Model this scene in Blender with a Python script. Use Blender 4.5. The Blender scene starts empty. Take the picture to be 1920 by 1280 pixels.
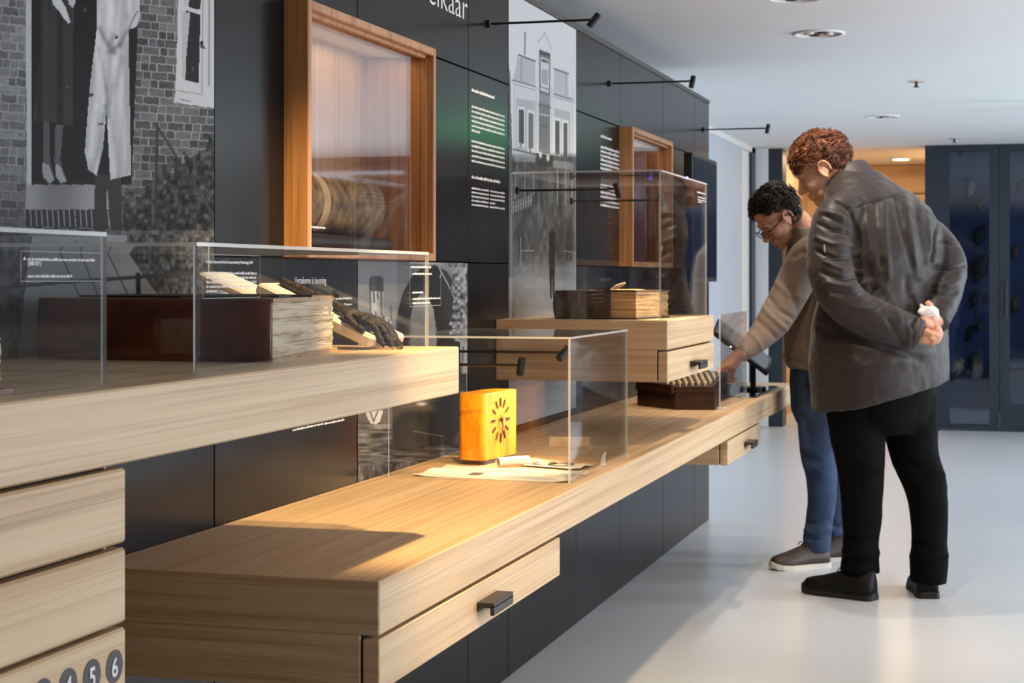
import bpy, math, random
import numpy as np
from mathutils import Vector, Matrix

# ------------------------------------------------------------------ camera, world, light, exposure
SC = bpy.context.scene
COL = SC.collection
CAM_H = 1.22
F_PX = 3290.0
YAW = math.atan((1905.0 - 960.0) / F_PX)
CA, SA = math.cos(YAW), math.sin(YAW)
cam_d = bpy.data.cameras.new('camera')
cam_d.sensor_width = 36.0
cam_d.lens = F_PX / 1920.0 * 36.0
cam_d.shift_y = -120.0 / 1920.0
cam_d.clip_start = 0.05
cam_d.dof.use_dof = True
cam_d.dof.focus_distance = 3.1
cam_d.dof.aperture_fstop = 16.0
cam = bpy.data.objects.new('camera', cam_d)
COL.objects.link(cam)
cam.location = (0, 0, CAM_H)
cam.rotation_euler = (math.pi / 2, 0, YAW)
SC.camera = cam
SC.view_settings.view_transform = 'Standard'
SC.view_settings.look = 'None'
SC.view_settings.exposure = 0.12
SC.view_settings.gamma = 1.0
SC.cycles.transparent_max_bounces = 48
SC.cycles.max_bounces = 8
SC.cycles.diffuse_bounces = 4
SC.cycles.glossy_bounces = 4
SC.cycles.caustics_reflective = False
SC.cycles.caustics_refractive = False
SC.cycles.sample_clamp_indirect = 6.0
SC.cycles.use_denoising = True
SC.cycles.adaptive_threshold = 0.045

world = bpy.data.worlds.new('world')
SC.world = world
world.use_nodes = True
bg = world.node_tree.nodes['Background']
bg.inputs[0].default_value = (0.80, 0.90, 1.0, 1)
bg.inputs[1].default_value = 1.0

def area_light(name, loc, target, sx, sy, watts, col, spread=180):
    l = bpy.data.lights.new(name, 'AREA')
    l.shape = 'RECTANGLE'
    l.size, l.size_y = sx, sy
    l.energy = watts
    l.color = col
    l.spread = math.radians(spread)
    o = bpy.data.objects.new(name, l)
    COL.objects.link(o)
    o.location = loc
    d = Vector(target) - Vector(loc)
    o.rotation_euler = d.to_track_quat('-Z', 'Y').to_euler()
    return o

def spot_light(name, loc, target, watts, col, size=60, blend=0.3, rad=0.03):
    l = bpy.data.lights.new(name, 'SPOT')
    l.energy = watts
    l.color = col
    l.spot_size = math.radians(size)
    l.spot_blend = blend
    l.shadow_soft_size = rad
    o = bpy.data.objects.new(name, l)
    COL.objects.link(o)
    o.location = loc
    d = Vector(target) - Vector(loc)
    o.rotation_euler = d.to_track_quat('-Z', 'Y').to_euler()
    return o

COOL = (0.86, 0.93, 1.0)
WARM = (1.0, 0.62, 0.28)
WARMISH = (1.0, 0.82, 0.62)
ADD_WIN_Y = [2.2, 5.2, 8.4, 12.15]
ADD_WIN_HW = [1.0, 1.15, .55, .6]
NEUTRAL = (1.0, .97, .93)
for wy, hw, ww, cc in zip(ADD_WIN_Y, ADD_WIN_HW, (28, 100, 120, 120), (NEUTRAL, (.96, .97, 1.0), COOL, (.80, .90, 1.0))):            # side daylight added at invented windows of the unseen right wall
    area_light('window_daylight', (4.30, wy, 1.25), (0, wy, 1.25), 2*hw, 1.7, ww, cc)
for cy, ww, cc in ((5.0, 22, (1, .97, .94)), (8.2, 36, (.95, .98, 1.0)), (11.4, 60, (.84, .93, 1.0))):   # unseen lights added under the ceiling to brighten the hall
    area_light('ceiling_panel_light', (3.3, cy, 2.26), (3.3, cy, 0), 1.3, 2.8, ww, cc)

# ------------------------------------------------------------------ helpers
def ray(px, py):
    u = (px - 960.0) / F_PX
    v = (520.0 - py) / F_PX
    return Vector((CA * u - SA, SA * u + CA, v))
def onX(px, py, X):                          # point on the upright plane x = -X
    r = ray(px, py); t = -X / r.x
    return Vector((-X, r.y * t, CAM_H + r.z * t))
def onZ(px, py, z):                          # point on the level plane z
    r = ray(px, py); t = (z - CAM_H) / r.z
    return Vector((r.x * t, r.y * t, z))
def at(px, py, d):                           # point at distance d along the viewing axis
    r = ray(px, py)
    return Vector((r.x * d, r.y * d, CAM_H + r.z * d))
RIGHT = Vector((CA, SA, 0)); FWD = Vector((-SA, CA, 0)); UP = Vector((0, 0, 1))

ORG = {}
def finish(o, parent=None, label=None, cat=None, group=None, kind=None):
    if parent is not None: o.parent = parent
    if label: o['label'] = label
    if cat: o['category'] = cat
    if group: o['group'] = group
    if kind: o['kind'] = kind
    return o
def thing(name, loc, label, cat, group=None, kind=None):
    o = bpy.data.objects.new(name, None)
    COL.objects.link(o)
    o.location = loc
    o.empty_display_size = 0.05
    ORG[o.name] = Vector(loc)
    return finish(o, None, label, cat, group, kind)

class MB:
    def __init__(s):
        s.v = []; s.f = []; s.m = []; s.cur = 0
    def add(s, vs, fs):
        b = len(s.v)
        s.v += [tuple(v) for v in vs]
        s.f += [tuple(i + b for i in f) for f in fs]
        s.m += [s.cur] * len(fs)
        return s
    def box(s, x0, x1, y0, y1, z0, z1):
        vs = [(x0,y0,z0),(x1,y0,z0),(x1,y1,z0),(x0,y1,z0),(x0,y0,z1),(x1,y0,z1),(x1,y1,z1),(x0,y1,z1)]
        return s.add(vs, [(3,2,1,0),(4,5,6,7),(0,1,5,4),(1,2,6,5),(2,3,7,6),(3,0,4,7)])
    def bbox(s, x0, x1, y0, y1, z0, z1, b=0.004):
        # box with chamfered edges
        c = Vector(((x0+x1)/2,(y0+y1)/2,(z0+z1)/2)); h = Vector(((x1-x0)/2,(y1-y0)/2,(z1-z0)/2))
        b = min(b, h.x*.9, h.y*.9, h.z*.9)
        vs = []; idx = {}
        for sx in (-1,1):
            for sy in (-1,1):
                for sz in (-1,1):
                    for ax in range(3):
                        p = [h.x - b, h.y - b, h.z - b]
                        p[ax] += b
                        idx[(sx,sy,sz,ax)] = len(vs)
                        vs.append((c.x+sx*p[0], c.y+sy*p[1], c.z+sz*p[2]))
        fs = []
        def quad(l):
            n = (Vector(vs[l[1]])-Vector(vs[l[0]])).cross(Vector(vs[l[2]])-Vector(vs[l[0]]))
            m = sum((Vector(vs[i]) for i in l), Vector())/len(l) - c
            fs.append(tuple(l) if n.dot(m) > 0 else tuple(reversed(l)))
        for ax in range(3):
            o1, o2 = [a for a in range(3) if a != ax]
            for sg in (-1,1):
                l = []
                for (p,q) in ((-1,-1),(1,-1),(1,1),(-1,1)):
                    k = [0,0,0]; k[ax]=sg; k[o1]=p; k[o2]=q
                    l.append(idx[(k[0],k[1],k[2],ax)])
                quad(l)
        for a1 in range(3):
            for a2 in range(a1+1,3):
                a3 = 3-a1-a2
                for s1 in (-1,1):
                    for s2 in (-1,1):
                        k=[0,0,0]; k[a1]=s1;k[a2]=s2
                        k[a3]=-1; A=tuple(k); k[a3]=1; B=tuple(k)
                        quad([idx[A+(a1,)],idx[B+(a1,)],idx[B+(a2,)],idx[A+(a2,)]])
        for sx in (-1,1):
            for sy in (-1,1):
                for sz in (-1,1):
                    quad([idx[(sx,sy,sz,a)] for a in range(3)])
        return s.add(vs, fs)
    def loft(s, rings, cap=True, closed=True):
        n = len(rings[0]); vs = [p for r in rings for p in r]; fs = []
        for i in range(len(rings)-1):
            for j in range(n if closed else n-1):
                k = (j+1) % n
                fs.append((i*n+j, i*n+k, (i+1)*n+k, (i+1)*n+j))
        if cap:
            fs.append(tuple(reversed(range(n))))
            fs.append(tuple((len(rings)-1)*n + j for j in range(n)))
        return s.add(vs, fs)
    def tube(s, pts, rad, n=10, up=None, flat=1.0):
        pts = [Vector(p) for p in pts]
        if not hasattr(rad, '__len__'): rad = [rad]*len(pts)
        rings = []
        prev = None
        for i, p in enumerate(pts):
            t = (pts[min(i+1,len(pts)-1)] - pts[max(i-1,0)])
            if t.length < 1e-9: t = Vector((0,0,1))
            t.normalize()
            if prev is None:
                ref = Vector(up) if up else (Vector((0,0,1)) if abs(t.z) < .9 else Vector((1,0,0)))
            else: ref = prev
            b = ref - t*ref.dot(t)
            if b.length < 1e-6: b = t.orthogonal()
            b.normalize(); prev = b
            c = t.cross(b)
            rings.append([tuple(p + b*(rad[i]*flat*math.cos(2*math.pi*j/n)) + c*(rad[i]*math.sin(2*math.pi*j/n))) for j in range(n)])
        return s.loft(rings)
    def rod(s, a, b, r, n=14):
        return s.tube([a, b], r, n)
    def ball(s, c, r, n=16, m=10, rot=None):
        if not hasattr(r, '__len__'): r = (r, r, r)
        c = Vector(c); rings = []
        for i in range(m+1):
            th = math.pi*(i/m)*0.998 + 0.003
            ring = []
            for j in range(n):
                ph = 2*math.pi*j/n
                p = Vector((r[0]*math.sin(th)*math.cos(ph), r[1]*math.sin(th)*math.sin(ph), -r[2]*math.cos(th)))
                if rot is not None: p = rot @ p
                ring.append(tuple(c+p))
            rings.append(ring)
        return s.loft(rings)
    def prism(s, poly, axis, a, b):
        # extrude a 2D polygon along an axis between a and b (poly in the two other axes, in order)
        def p3(q, t):
            l = list(q); l.insert(axis, t); return tuple(l)
        n = len(poly)
        vs = [p3(q, a) for q in poly] + [p3(q, b) for q in poly]
        fs = [tuple(range(n)), tuple(reversed(range(n, 2*n)))]
        fs += [(i, i+n, (i+1)%n+n, (i+1)%n) for i in range(n)]
        return s.add(vs, fs)
    def xform(s, M, start=0):
        for i in range(start, len(s.v)):
            s.v[i] = tuple(M @ Vector(s.v[i]))
        return s
    def build(s, name, mats, parent=None, smooth=False, label=None, cat=None, group=None, kind=None, fix=True):
        me = bpy.data.meshes.new(name)
        org = ORG.get(parent.name, Vector()) if parent is not None else Vector()
        me.from_pydata([tuple(Vector(v)-org) for v in s.v], [], s.f)
        if not isinstance(mats, (list, tuple)): mats = [mats]
        for m in mats: me.materials.append(m)
        if len(mats) > 1: me.polygons.foreach_set('material_index', s.m)
        if fix:
            import bmesh
            bm = bmesh.new(); bm.from_mesh(me)
            bmesh.ops.recalc_face_normals(bm, faces=bm.faces)
            bm.to_mesh(me); bm.free()
        if smooth:
            me.polygons.foreach_set('use_smooth', [True]*len(me.polygons))
        me.update()
        o = bpy.data.objects.new(name, me)
        COL.objects.link(o)
        ORG[o.name] = org.copy()
        return finish(o, parent, label, cat, group, kind)

def remeshed(mb, voxel, smooth_it=4, factor=0.5):
    """one continuous skin over all the pieces in mb; returns (verts array, faces list)"""
    me = bpy.data.meshes.new('tmp')
    me.from_pydata(mb.v, [], mb.f)
    import bmesh
    bm = bmesh.new(); bm.from_mesh(me)
    bmesh.ops.recalc_face_normals(bm, faces=bm.faces)
    bm.to_mesh(me); bm.free()
    o = bpy.data.objects.new('tmp', me)
    COL.objects.link(o)
    r = o.modifiers.new('r', 'REMESH'); r.mode = 'VOXEL'; r.voxel_size = voxel
    if smooth_it:
        m = o.modifiers.new('s', 'SMOOTH'); m.iterations = smooth_it; m.factor = factor
    dg = bpy.context.evaluated_depsgraph_get()
    ev = o.evaluated_get(dg)
    out = bpy.data.meshes.new_from_object(ev)
    bpy.data.objects.remove(o)
    bpy.data.meshes.remove(me)
    return out

def mesh_obj(name, me, mats, parent=None, smooth=True, **kw):
    org = ORG.get(parent.name, Vector()) if parent is not None else Vector()
    if org.length > 0: me.transform(Matrix.Translation(-org))
    me.name = name
    me.materials.clear()
    for m in (mats if isinstance(mats, (list, tuple)) else [mats]): me.materials.append(m)
    if smooth: me.polygons.foreach_set('use_smooth', [True]*len(me.polygons))
    me.update()
    o = bpy.data.objects.new(name, me)
    COL.objects.link(o)
    ORG[o.name] = org.copy()
    return finish(o, parent, **kw)

def copy_tree(o, parent=None, dloc=None):
    c = o.copy(); COL.objects.link(c)
    ORG[c.name] = ORG.get(o.name, Vector()).copy()
    if parent is not None: c.parent = parent
    if dloc is not None:
        c.location = Vector(o.location) + Vector(dloc)
        ORG[c.name] = c.location.copy()
    for ch in list(o.children): copy_tree(ch, c)
    return c

def get_v(me):
    a = np.empty(len(me.vertices)*3, dtype=np.float64); me.vertices.foreach_get('co', a); return a.reshape(-1,3)
def set_v(me, a):
    me.vertices.foreach_set('co', a.reshape(-1)); me.update()
def get_n(me):
    a = np.empty(len(me.vertices)*3, dtype=np.float64); me.vertices.foreach_get('normal', a); return a.reshape(-1,3)
def to_px(a):
    fw = -SA*a[:,0] + CA*a[:,1]; rt = CA*a[:,0] + SA*a[:,1]
    return 960 + F_PX*rt/fw, 520 - F_PX*(a[:,2]-CAM_H)/fw, fw

def vnoise(p, seed=0):
    """value noise for an (n,3) array, result -1..1"""
    p = np.asarray(p, dtype=np.float64); i = np.floor(p).astype(np.int64); fr = p - i
    fr = fr*fr*(3-2*fr)
    def h(ix, iy, iz):
        n = (ix*374761393 + iy*668265263 + iz*2147483647 + seed*144665) & 0x7fffffff
        n = ((n ^ (n >> 13)) * 1274126177) & 0x7fffffff
        n = (n ^ (n >> 16)) & 0x7fffffff
        return (n % 65536)/32767.5 - 1
    r = 0
    for dx in (0,1):
        for dy in (0,1):
            for dz in (0,1):
                w = (fr[:,0] if dx else 1-fr[:,0])*(fr[:,1] if dy else 1-fr[:,1])*(fr[:,2] if dz else 1-fr[:,2])
                r = r + w*h(i[:,0]+dx, i[:,1]+dy, i[:,2]+dz)
    return r
def fbm(p, oct=4, seed=0):
    r = 0; a = 1.0; t = 0
    for k in range(oct):
        r = r + a*vnoise(np.asarray(p)*(2**k)+k*17.3, seed+k); t += a; a *= .5
    return r/t

# ------------------------------------------------------------------ materials
def lin(c):
    return tuple(((x/255.0)/12.92 if x/255.0 <= .04045 else ((x/255.0+.055)/1.055)**2.4) for x in c)
def new_mat(name):
    m = bpy.data.materials.new(name); m.use_nodes = True
    nt = m.node_tree
    return m, nt, nt.nodes['Principled BSDF']
def plain(name, rgb, rough=.5, metal=0, spec=.5, noise=0, nscale=(20,20,20), bump=0, bscale=None, coat=0, sheen=0):
    m, nt, b = new_mat(name)
    c = lin(rgb)
    b.inputs['Base Color'].default_value = (*c, 1)
    b.inputs['Roughness'].default_value = rough
    b.inputs['Metallic'].default_value = metal
    b.inputs['Specular IOR Level'].default_value = spec
    b.inputs['Coat Weight'].default_value = coat
    b.inputs['Sheen Weight'].default_value = sheen
    if noise or bump:
        g = nt.nodes.new('ShaderNodeNewGeometry'); mp = nt.nodes.new('ShaderNodeMapping')
        nt.links.new(g.outputs['Position'], mp.inputs[0]); mp.inputs['Scale'].default_value = nscale
        n = nt.nodes.new('ShaderNodeTexNoise'); n.inputs['Scale'].default_value = 1; n.inputs['Detail'].default_value = 6
        nt.links.new(mp.outputs[0], n.inputs[0])
        if noise:
            r = nt.nodes.new('ShaderNodeValToRGB')
            r.color_ramp.elements[0].position = .3; r.color_ramp.elements[1].position = .7
            r.color_ramp.elements[0].color = (*[x*(1-noise) for x in c], 1)
            r.color_ramp.elements[1].color = (*[min(1, x*(1+noise)) for x in c], 1)
            nt.links.new(n.outputs[0], r.inputs[0]); nt.links.new(r.outputs[0], b.inputs['Base Color'])
        if bump:
            src = n
            if bscale:
                mp2 = nt.nodes.new('ShaderNodeMapping'); mp2.inputs['Scale'].default_value = bscale
                nt.links.new(g.outputs['Position'], mp2.inputs[0])
                src = nt.nodes.new('ShaderNodeTexNoise'); src.inputs['Scale'].default_value = 1; src.inputs['Detail'].default_value = 4
                nt.links.new(mp2.outputs[0], src.inputs[0])
            bp = nt.nodes.new('ShaderNodeBump'); bp.inputs['Strength'].default_value = bump; bp.inputs['Distance'].default_value = .004
            nt.links.new(src.outputs[0], bp.inputs['Height']); nt.links.new(bp.outputs[0], b.inputs['Normal'])
    return m
def wood(name, dark, mid, light, scale, rough=.45, tilt=(0,0,0), grain=.55):
    m, nt, b = new_mat(name)
    g = nt.nodes.new('ShaderNodeNewGeometry')
    mp = nt.nodes.new('ShaderNodeMapping'); mp.inputs['Scale'].default_value = scale; mp.inputs['Rotation'].default_value = tilt
    nt.links.new(g.outputs['Position'], mp.inputs[0])
    n1 = nt.nodes.new('ShaderNodeTexNoise'); n1.inputs['Scale'].default_value = 1; n1.inputs['Detail'].default_value = 5; n1.inputs['Distortion'].default_value = .6
    nt.links.new(mp.outputs[0], n1.inputs[0])
    mp2 = nt.nodes.new('ShaderNodeMapping'); mp2.inputs['Scale'].default_value = tuple(x*(5.0 if x > 6 else 1.8) for x in scale); mp2.inputs['Rotation'].default_value = tilt
    nt.links.new(g.outputs['Position'], mp2.inputs[0])
    n2 = nt.nodes.new('ShaderNodeTexNoise'); n2.inputs['Scale'].default_value = 1; n2.inputs['Detail'].default_value = 3
    nt.links.new(mp2.outputs[0], n2.inputs[0])
    r = nt.nodes.new('ShaderNodeValToRGB')
    e = r.color_ramp.elements
    e[0].position = .34; e[0].color = (*lin(dark), 1)
    e[1].position = .68; e[1].color = (*lin(light), 1)
    k = e.new(.47); k.color = (*lin(mid), 1)
    nt.links.new(n1.outputs[0], r.inputs[0])
    r2 = nt.nodes.new('ShaderNodeValToRGB')
    r2.color_ramp.elements[0].position = .34; r2.color_ramp.elements[0].color = (.66,.60,.54,1)
    r2.color_ramp.elements[1].position = .46; r2.color_ramp.elements[1].color = (1,1,1,1)
    nt.links.new(n2.outputs[0], r2.inputs[0])
    mx = nt.nodes.new('ShaderNodeMix'); mx.data_type = 'RGBA'; mx.blend_type = 'MULTIPLY'; mx.inputs[0].default_value = grain
    nt.links.new(r.outputs[0], mx.inputs[6]); nt.links.new(r2.outputs[0], mx.inputs[7])
    nt.links.new(mx.outputs[2], b.inputs['Base Color'])
    b.inputs['Roughness'].default_value = rough
    bp = nt.nodes.new('ShaderNodeBump'); bp.inputs['Strength'].default_value = .12; bp.inputs['Distance'].default_value = .001
    nt.links.new(n2.outputs[0], bp.inputs['Height']); nt.links.new(bp.outputs[0], b.inputs['Normal'])
    return m
def glass_mat(name, tint=(.97,.975,.98), base=.035, rough=.01, gain=.9, power=5):
    m = bpy.data.materials.new(name); m.use_nodes = True; nt = m.node_tree
    nt.nodes.remove(nt.nodes['Principled BSDF'])
    out = nt.nodes['Material Output']
    tr = nt.nodes.new('ShaderNodeBsdfTransparent'); tr.inputs[0].default_value = (*tint, 1)
    gl = nt.nodes.new('ShaderNodeBsdfGlossy'); gl.inputs['Roughness'].default_value = rough; gl.inputs[0].default_value = (1,1,1,1)
    lw = nt.nodes.new('ShaderNodeLayerWeight'); lw.inputs[0].default_value = .5
    pw = nt.nodes.new('ShaderNodeMath'); pw.operation = 'POWER'; pw.inputs[1].default_value = power
    ma = nt.nodes.new('ShaderNodeMath'); ma.operation = 'MULTIPLY_ADD'; ma.inputs[1].default_value = gain; ma.inputs[2].default_value = base
    mx = nt.nodes.new('ShaderNodeMixShader')
    nt.links.new(lw.outputs['Facing'], pw.inputs[0]); nt.links.new(pw.outputs[0], ma.inputs[0]); nt.links.new(ma.outputs[0], mx.inputs[0])
    nt.links.new(tr.outputs[0], mx.inputs[1]); nt.links.new(gl.outputs[0], mx.inputs[2]); nt.links.new(mx.outputs[0], out.inputs[0])
    return m
def edge_mat(name, alpha=.55, rgb=(235,238,240)):
    m, nt, b = new_mat(name)
    b.inputs['Base Color'].default_value = (*lin(rgb), 1); b.inputs['Roughness'].default_value = .15
    b.inputs['Alpha'].default_value = alpha
    return m
def emit(name, rgb, strength):
    m, nt, b = new_mat(name)
    b.inputs['Base Color'].default_value = (*lin(rgb), 1)
    b.inputs['Emission Color'].default_value = (*lin(rgb), 1)
    b.inputs['Emission Strength'].default_value = strength
    return m
def vcol_mat(name, rough=.45, spec=.4):
    m, nt, b = new_mat(name)
    a = nt.nodes.new('ShaderNodeVertexColor'); a.layer_name = 'print'
    nt.links.new(a.outputs[0], b.inputs['Base Color'])
    b.inputs['Roughness'].default_value = rough; b.inputs['Specular IOR Level'].default_value = spec
    return m

OAK_D, OAK_M, OAK_L = (196,162,122), (211,179,139), (221,193,156)
M = {}
M['oak'] = wood('oak_long', OAK_D, OAK_M, OAK_L, (42, .6, 42), tilt=(.03,0,.03))
M['oak_end'] = wood('oak_end', OAK_D, OAK_M, OAK_L, (1.2, 20, 55))
M['oak_niche'] = wood('oak_niche', (152,102,62), (178,126,80), (194,144,96), (42, 42, 1.4), .4, grain=.7)
M['panel'] = plain('black_panel', (22,22,24), .21, spec=.12, noise=.06, nscale=(3,3,3))
M['core'] = plain('wall_core', (16,16,18), .7)
M['trim'] = plain('trim_grey', (66,64,62), .5)
M['white'] = plain('white_paint', (232,232,232), .6, noise=.02, nscale=(2,2,2))
M['hallwall'] = plain('dark_hall_wall', (64,62,62), .7)
M['ceiling'] = plain('ceiling_paint', (236,235,234), .7, noise=.012, nscale=(1.2,1.2,1.2))
M['floor'] = plain('pale_floor', (207,211,216), .30, noise=.045, nscale=(.9,.35,1), bump=.02)
M['greywall'] = plain('blue_grey_paint', (190,200,210), .6, noise=.02, nscale=(2,2,2))
M['glass'] = glass_mat('clear_acrylic')
M['nicheglass'] = glass_mat('niche_glass', (.96,.96,.96), .05, .02, .9, 4)
M['doorglass'] = glass_mat('door_glass', (.72,.80,.90), .05, .03, .9, 5)
M['edge'] = edge_mat('acrylic_edge')
M['black'] = plain('black_metal', (22,22,23), .4, metal=.3)
M['handle'] = plain('handle_metal', (60,55,52), .45, metal=.5)
M['frame'] = plain('dark_frame', (40,48,58), .4, metal=.2)
M['textw'] = plain('white_lettering', (236,236,236), .6)
M['lamp'] = emit('lamp_glow', (255,226,180), 10)
# ------------------------------------------------------------------ room shell
ZC = 2.275
MB().box(-3.2, 4.2, -2.6, 17.6, -.1, 0).build('floor', M['floor'], kind='structure')
MB().box(-3.2, 4.2, -2.6, 14.4, ZC, ZC+.12).build('ceiling', M['ceiling'], kind='structure')
MB().box(-3.2, 4.2, -2.75, -2.6, 0, ZC).build('wall_back', M['hallwall'], kind='structure')
# unseen right wall with windows added for the side light (sill, posts, lintel in one wall; frames and panes as windows)
w = MB(); w.box(4.2, 4.32, -2.6, 14.4, 0, .35); w.box(4.2, 4.32, -2.6, 14.4, 2.1, ZC)
ADD_WINS = list(zip(ADD_WIN_Y, ADD_WIN_HW))
edges = [-2.6] + [v for wy, hw in ADD_WINS for v in (wy-hw, wy+hw)] + [14.4]
for i in range(0, len(edges), 2): w.box(4.2, 4.32, edges[i], edges[i+1], .35, 2.1)
w.build('wall_right', M['hallwall'], kind='structure')
for i, (wy, hw) in enumerate(ADD_WINS):
    fr = MB()
    for (a, b2) in ((wy-hw, wy-hw+.05), (wy-.025, wy+.025), (wy+hw-.05, wy+hw)): fr.box(4.23, 4.29, a, b2, .35, 2.1)
    fr.box(4.23, 4.29, wy-hw, wy+hw, .35, .4); fr.box(4.23, 4.29, wy-hw, wy+hw, 2.05, 2.1)
    wn = fr.build('window_%d' % (i+1), M['frame'], kind='structure')  # frame of a window invented for the side light
# plain wall behind the exhibition wall
wl = MB().box(-2.19, -2.07, -2.6, 13.75, 0, ZC).build('wall_rear_left', M['greywall'], kind='structure')
MB().box(-2.07, -2.055, 9.0, 14.4, 2.235, ZC).build('trim_1', M['white'], kind='structure')
# far wall at y = 14.4 : pieces between the openings
Y1 = 14.4
MB().box(-2.19, -2.08, 13.75, 14.2, 0, ZC).build('trim_2', M['white'], kind='structure')
MB().box(-2.16, -2.055, 14.2, 14.4, 0, ZC).build('trim_3', M['frame'], kind='structure')
MB().box(-2.055, -1.95, Y1, Y1+.3, 0, ZC).build('wall_far_pier', M['white'], kind='structure')
MB().box(-1.95, -1.835, Y1, Y1+.25, 0, ZC).build('trim_4', M['frame'], kind='structure')
MB().box(-.70, -.5855, Y1, Y1+.2, 0, ZC).build('trim_5', M['frame'], kind='structure')
MB().box(-3.2, 4.2, Y1, Y1+.2, ZC, 2.6).build('wall_far_lintel', M['ceiling'], kind='structure')
M['corridor'] = wood('corridor_wood', (206,174,132), (212,180,138), (218,187,146), (.8, .8, 5), .6)
cw = MB().box(-3.0, -.62, 17.2, 17.3, 0, 2.3).build('wall_corridor', M['core'], kind='structure')
rows = [(0.0, .62), (.62, 1.24), (1.24, 1.72), (1.72, 2.02), (2.02, 2.3)]
for (a, b2) in rows:
    for (xa, xb) in ((-2.95, -1.6), (-1.6, -.70)):
        MB().bbox(xa+.004, xb-.004, 17.17, 17.21, a+.005, b2-.005, .003).build('panel', M['corridor'], cw)
MB().box(-.70, -.62, Y1+.2, 17.3, 0, 2.3).build('wall_corridor_right', M['corridor'], kind='structure')
MB().box(-2.3, -1.95, Y1+.3, 17.3, 0, 2.3).build('wall_corridor_left', M['corridor'], kind='structure')
MB().box(-3.0, -.62, Y1+.2, 17.3, 2.3, 2.4).build('ceiling_corridor', M['ceiling'], kind='structure')
area_light('corridor_light', (-1.2, 15.8, 2.28), (-1.2, 15.8, 0), 1.2, 1.2, 26, (1, .80, .55))
lg = thing('corridor_ceiling_lamp', (-1.0, 16.2, 2.285), 'small round lamp on the ceiling of the warm wooden corridor', 'lamp')
MB().tube([(-1.0, 16.2, 2.3), (-1.0, 16.2, 2.285)], .09, 20).build('ring', M['white'], lg)
MB().tube([(-1.0, 16.2, 2.29), (-1.0, 16.2, 2.28)], .07, 20).build('diffuser', M['lamp'], lg)
# glazed doors of the far wall
def glazed_door(n, x0, x1, rail=.16):
    d = MB(); w_ = .075
    d.box(x0, x0+w_, Y1, Y1+.08, .02, ZC); d.box(x1-w_, x1, Y1, Y1+.08, .02, ZC)
    d.box(x0+w_, x1-w_, Y1, Y1+.08, .02, .02+rail); d.box(x0+w_, x1-w_, Y1, Y1+.08, ZC-.05, ZC)
    o = d.build('door_%d' % n, M['frame'], kind='structure')
    MB().box(x0+w_, x1-w_, Y1+.03, Y1+.04, .02+rail, ZC-.05).build('pane', M['doorglass'], o)
    return o
glazed_door(1, -.585, -.128, .03)
d2 = glazed_door(2, -.122, 1.0, .2)
MB().rod((-.075, Y1-.03, .9), (-.075, Y1-.03, 1.2), .008).build('door_handle', M['handle'], d2)
glazed_door(3, 1.0, 2.1, .2)
glazed_door(4, 2.1, 3.2, .2)
MB().box(3.2, 4.2, Y1, Y1+.2, 0, ZC).build('wall_far_right', M['hallwall'], kind='structure')
# dim room behind the doors
M['bluewall'] = plain('dark_blue_wall', (42,58,92), .6, noise=.25, nscale=(1.2,1.2,2.0))
M['darkroom'] = plain('dark_room', (36,44,58), .7)
bw = MB().box(-.62, 4.2, 17.0, 17.1, 0, 2.4).build('wall_showroom', M['bluewall'], kind='structure')
MB().box(-.62, 4.2, Y1+.2, 17.1, 2.4, 2.5).build('ceiling_showroom', M['darkroom'], kind='structure')
MB().box(4.2, 4.3, Y1+.2, 17.1, 0, 2.4).build('wall_showroom_right', M['darkroom'], kind='structure')
area_light('showroom_light', (1.4, 15.6, 2.35), (1.4, 17.0, 1.0), 2.0, .6, 14, (.75, .88, 1.0))
# ------------------------------------------------------------------ exhibition wall
XW = -1.488
ZT = 2.115
wall = MB()
wall.box(-1.70, -1.655, -2.5, 8.79, 0, ZT-.02)
wall.box(-1.656, XW-.004, 8.765, 8.785, 0, ZT-.02)
wall = wall.build('wall_left', M['core'], kind='structure')
MB().bbox(-1.705, XW+.002, -2.5, 8.79, ZT-.022, ZT, .003).build('top_trim', M['trim'], wall)
def wpanel(y0, y1, z0, z1, g=.0018):
    return MB().bbox(XW-.02, XW, y0+g, y1-g, z0+g, z1-g, .0012).build('panel', M['panel'], wall)
ZN0, ZN1 = 1.262, 1.808
NICHES = [(3.437, 4.286), (6.70, 7.531)]
cols = [-2.5, -1.3, -.1, 1.0, 1.7, 3.098, 3.864, 4.733, 5.139, 5.996, 6.715, 7.578, 8.361, 8.78]
for a, b2 in zip(cols[:-1], cols[1:]):
    if a == 1.7:
        wpanel(a, b2, 0, 1.0); continue           # the big photograph fills the rest
    if a == 5.139:
        wpanel(a, b2, 0, .76); continue           # street photograph above
    if a == 3.864:
        wpanel(a, b2, 0, .62)                     # still-life photograph above
    else:
        wpanel(a, b2, 0, ZN0)
    wpanel(a, b2, ZN1, ZT-.022)
    segs = [(a, b2)]
    for (n0, n1) in NICHES:
        new = []
        for (p, q) in segs:
            if q <= n0 or p >= n1: new.append((p, q)); continue
            if p < n0: new.append((p, n0))
            if q > n1: new.append((n1, q))
        segs = new
    for (p, q) in segs: wpanel(p, q, ZN0, ZN1)
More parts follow.
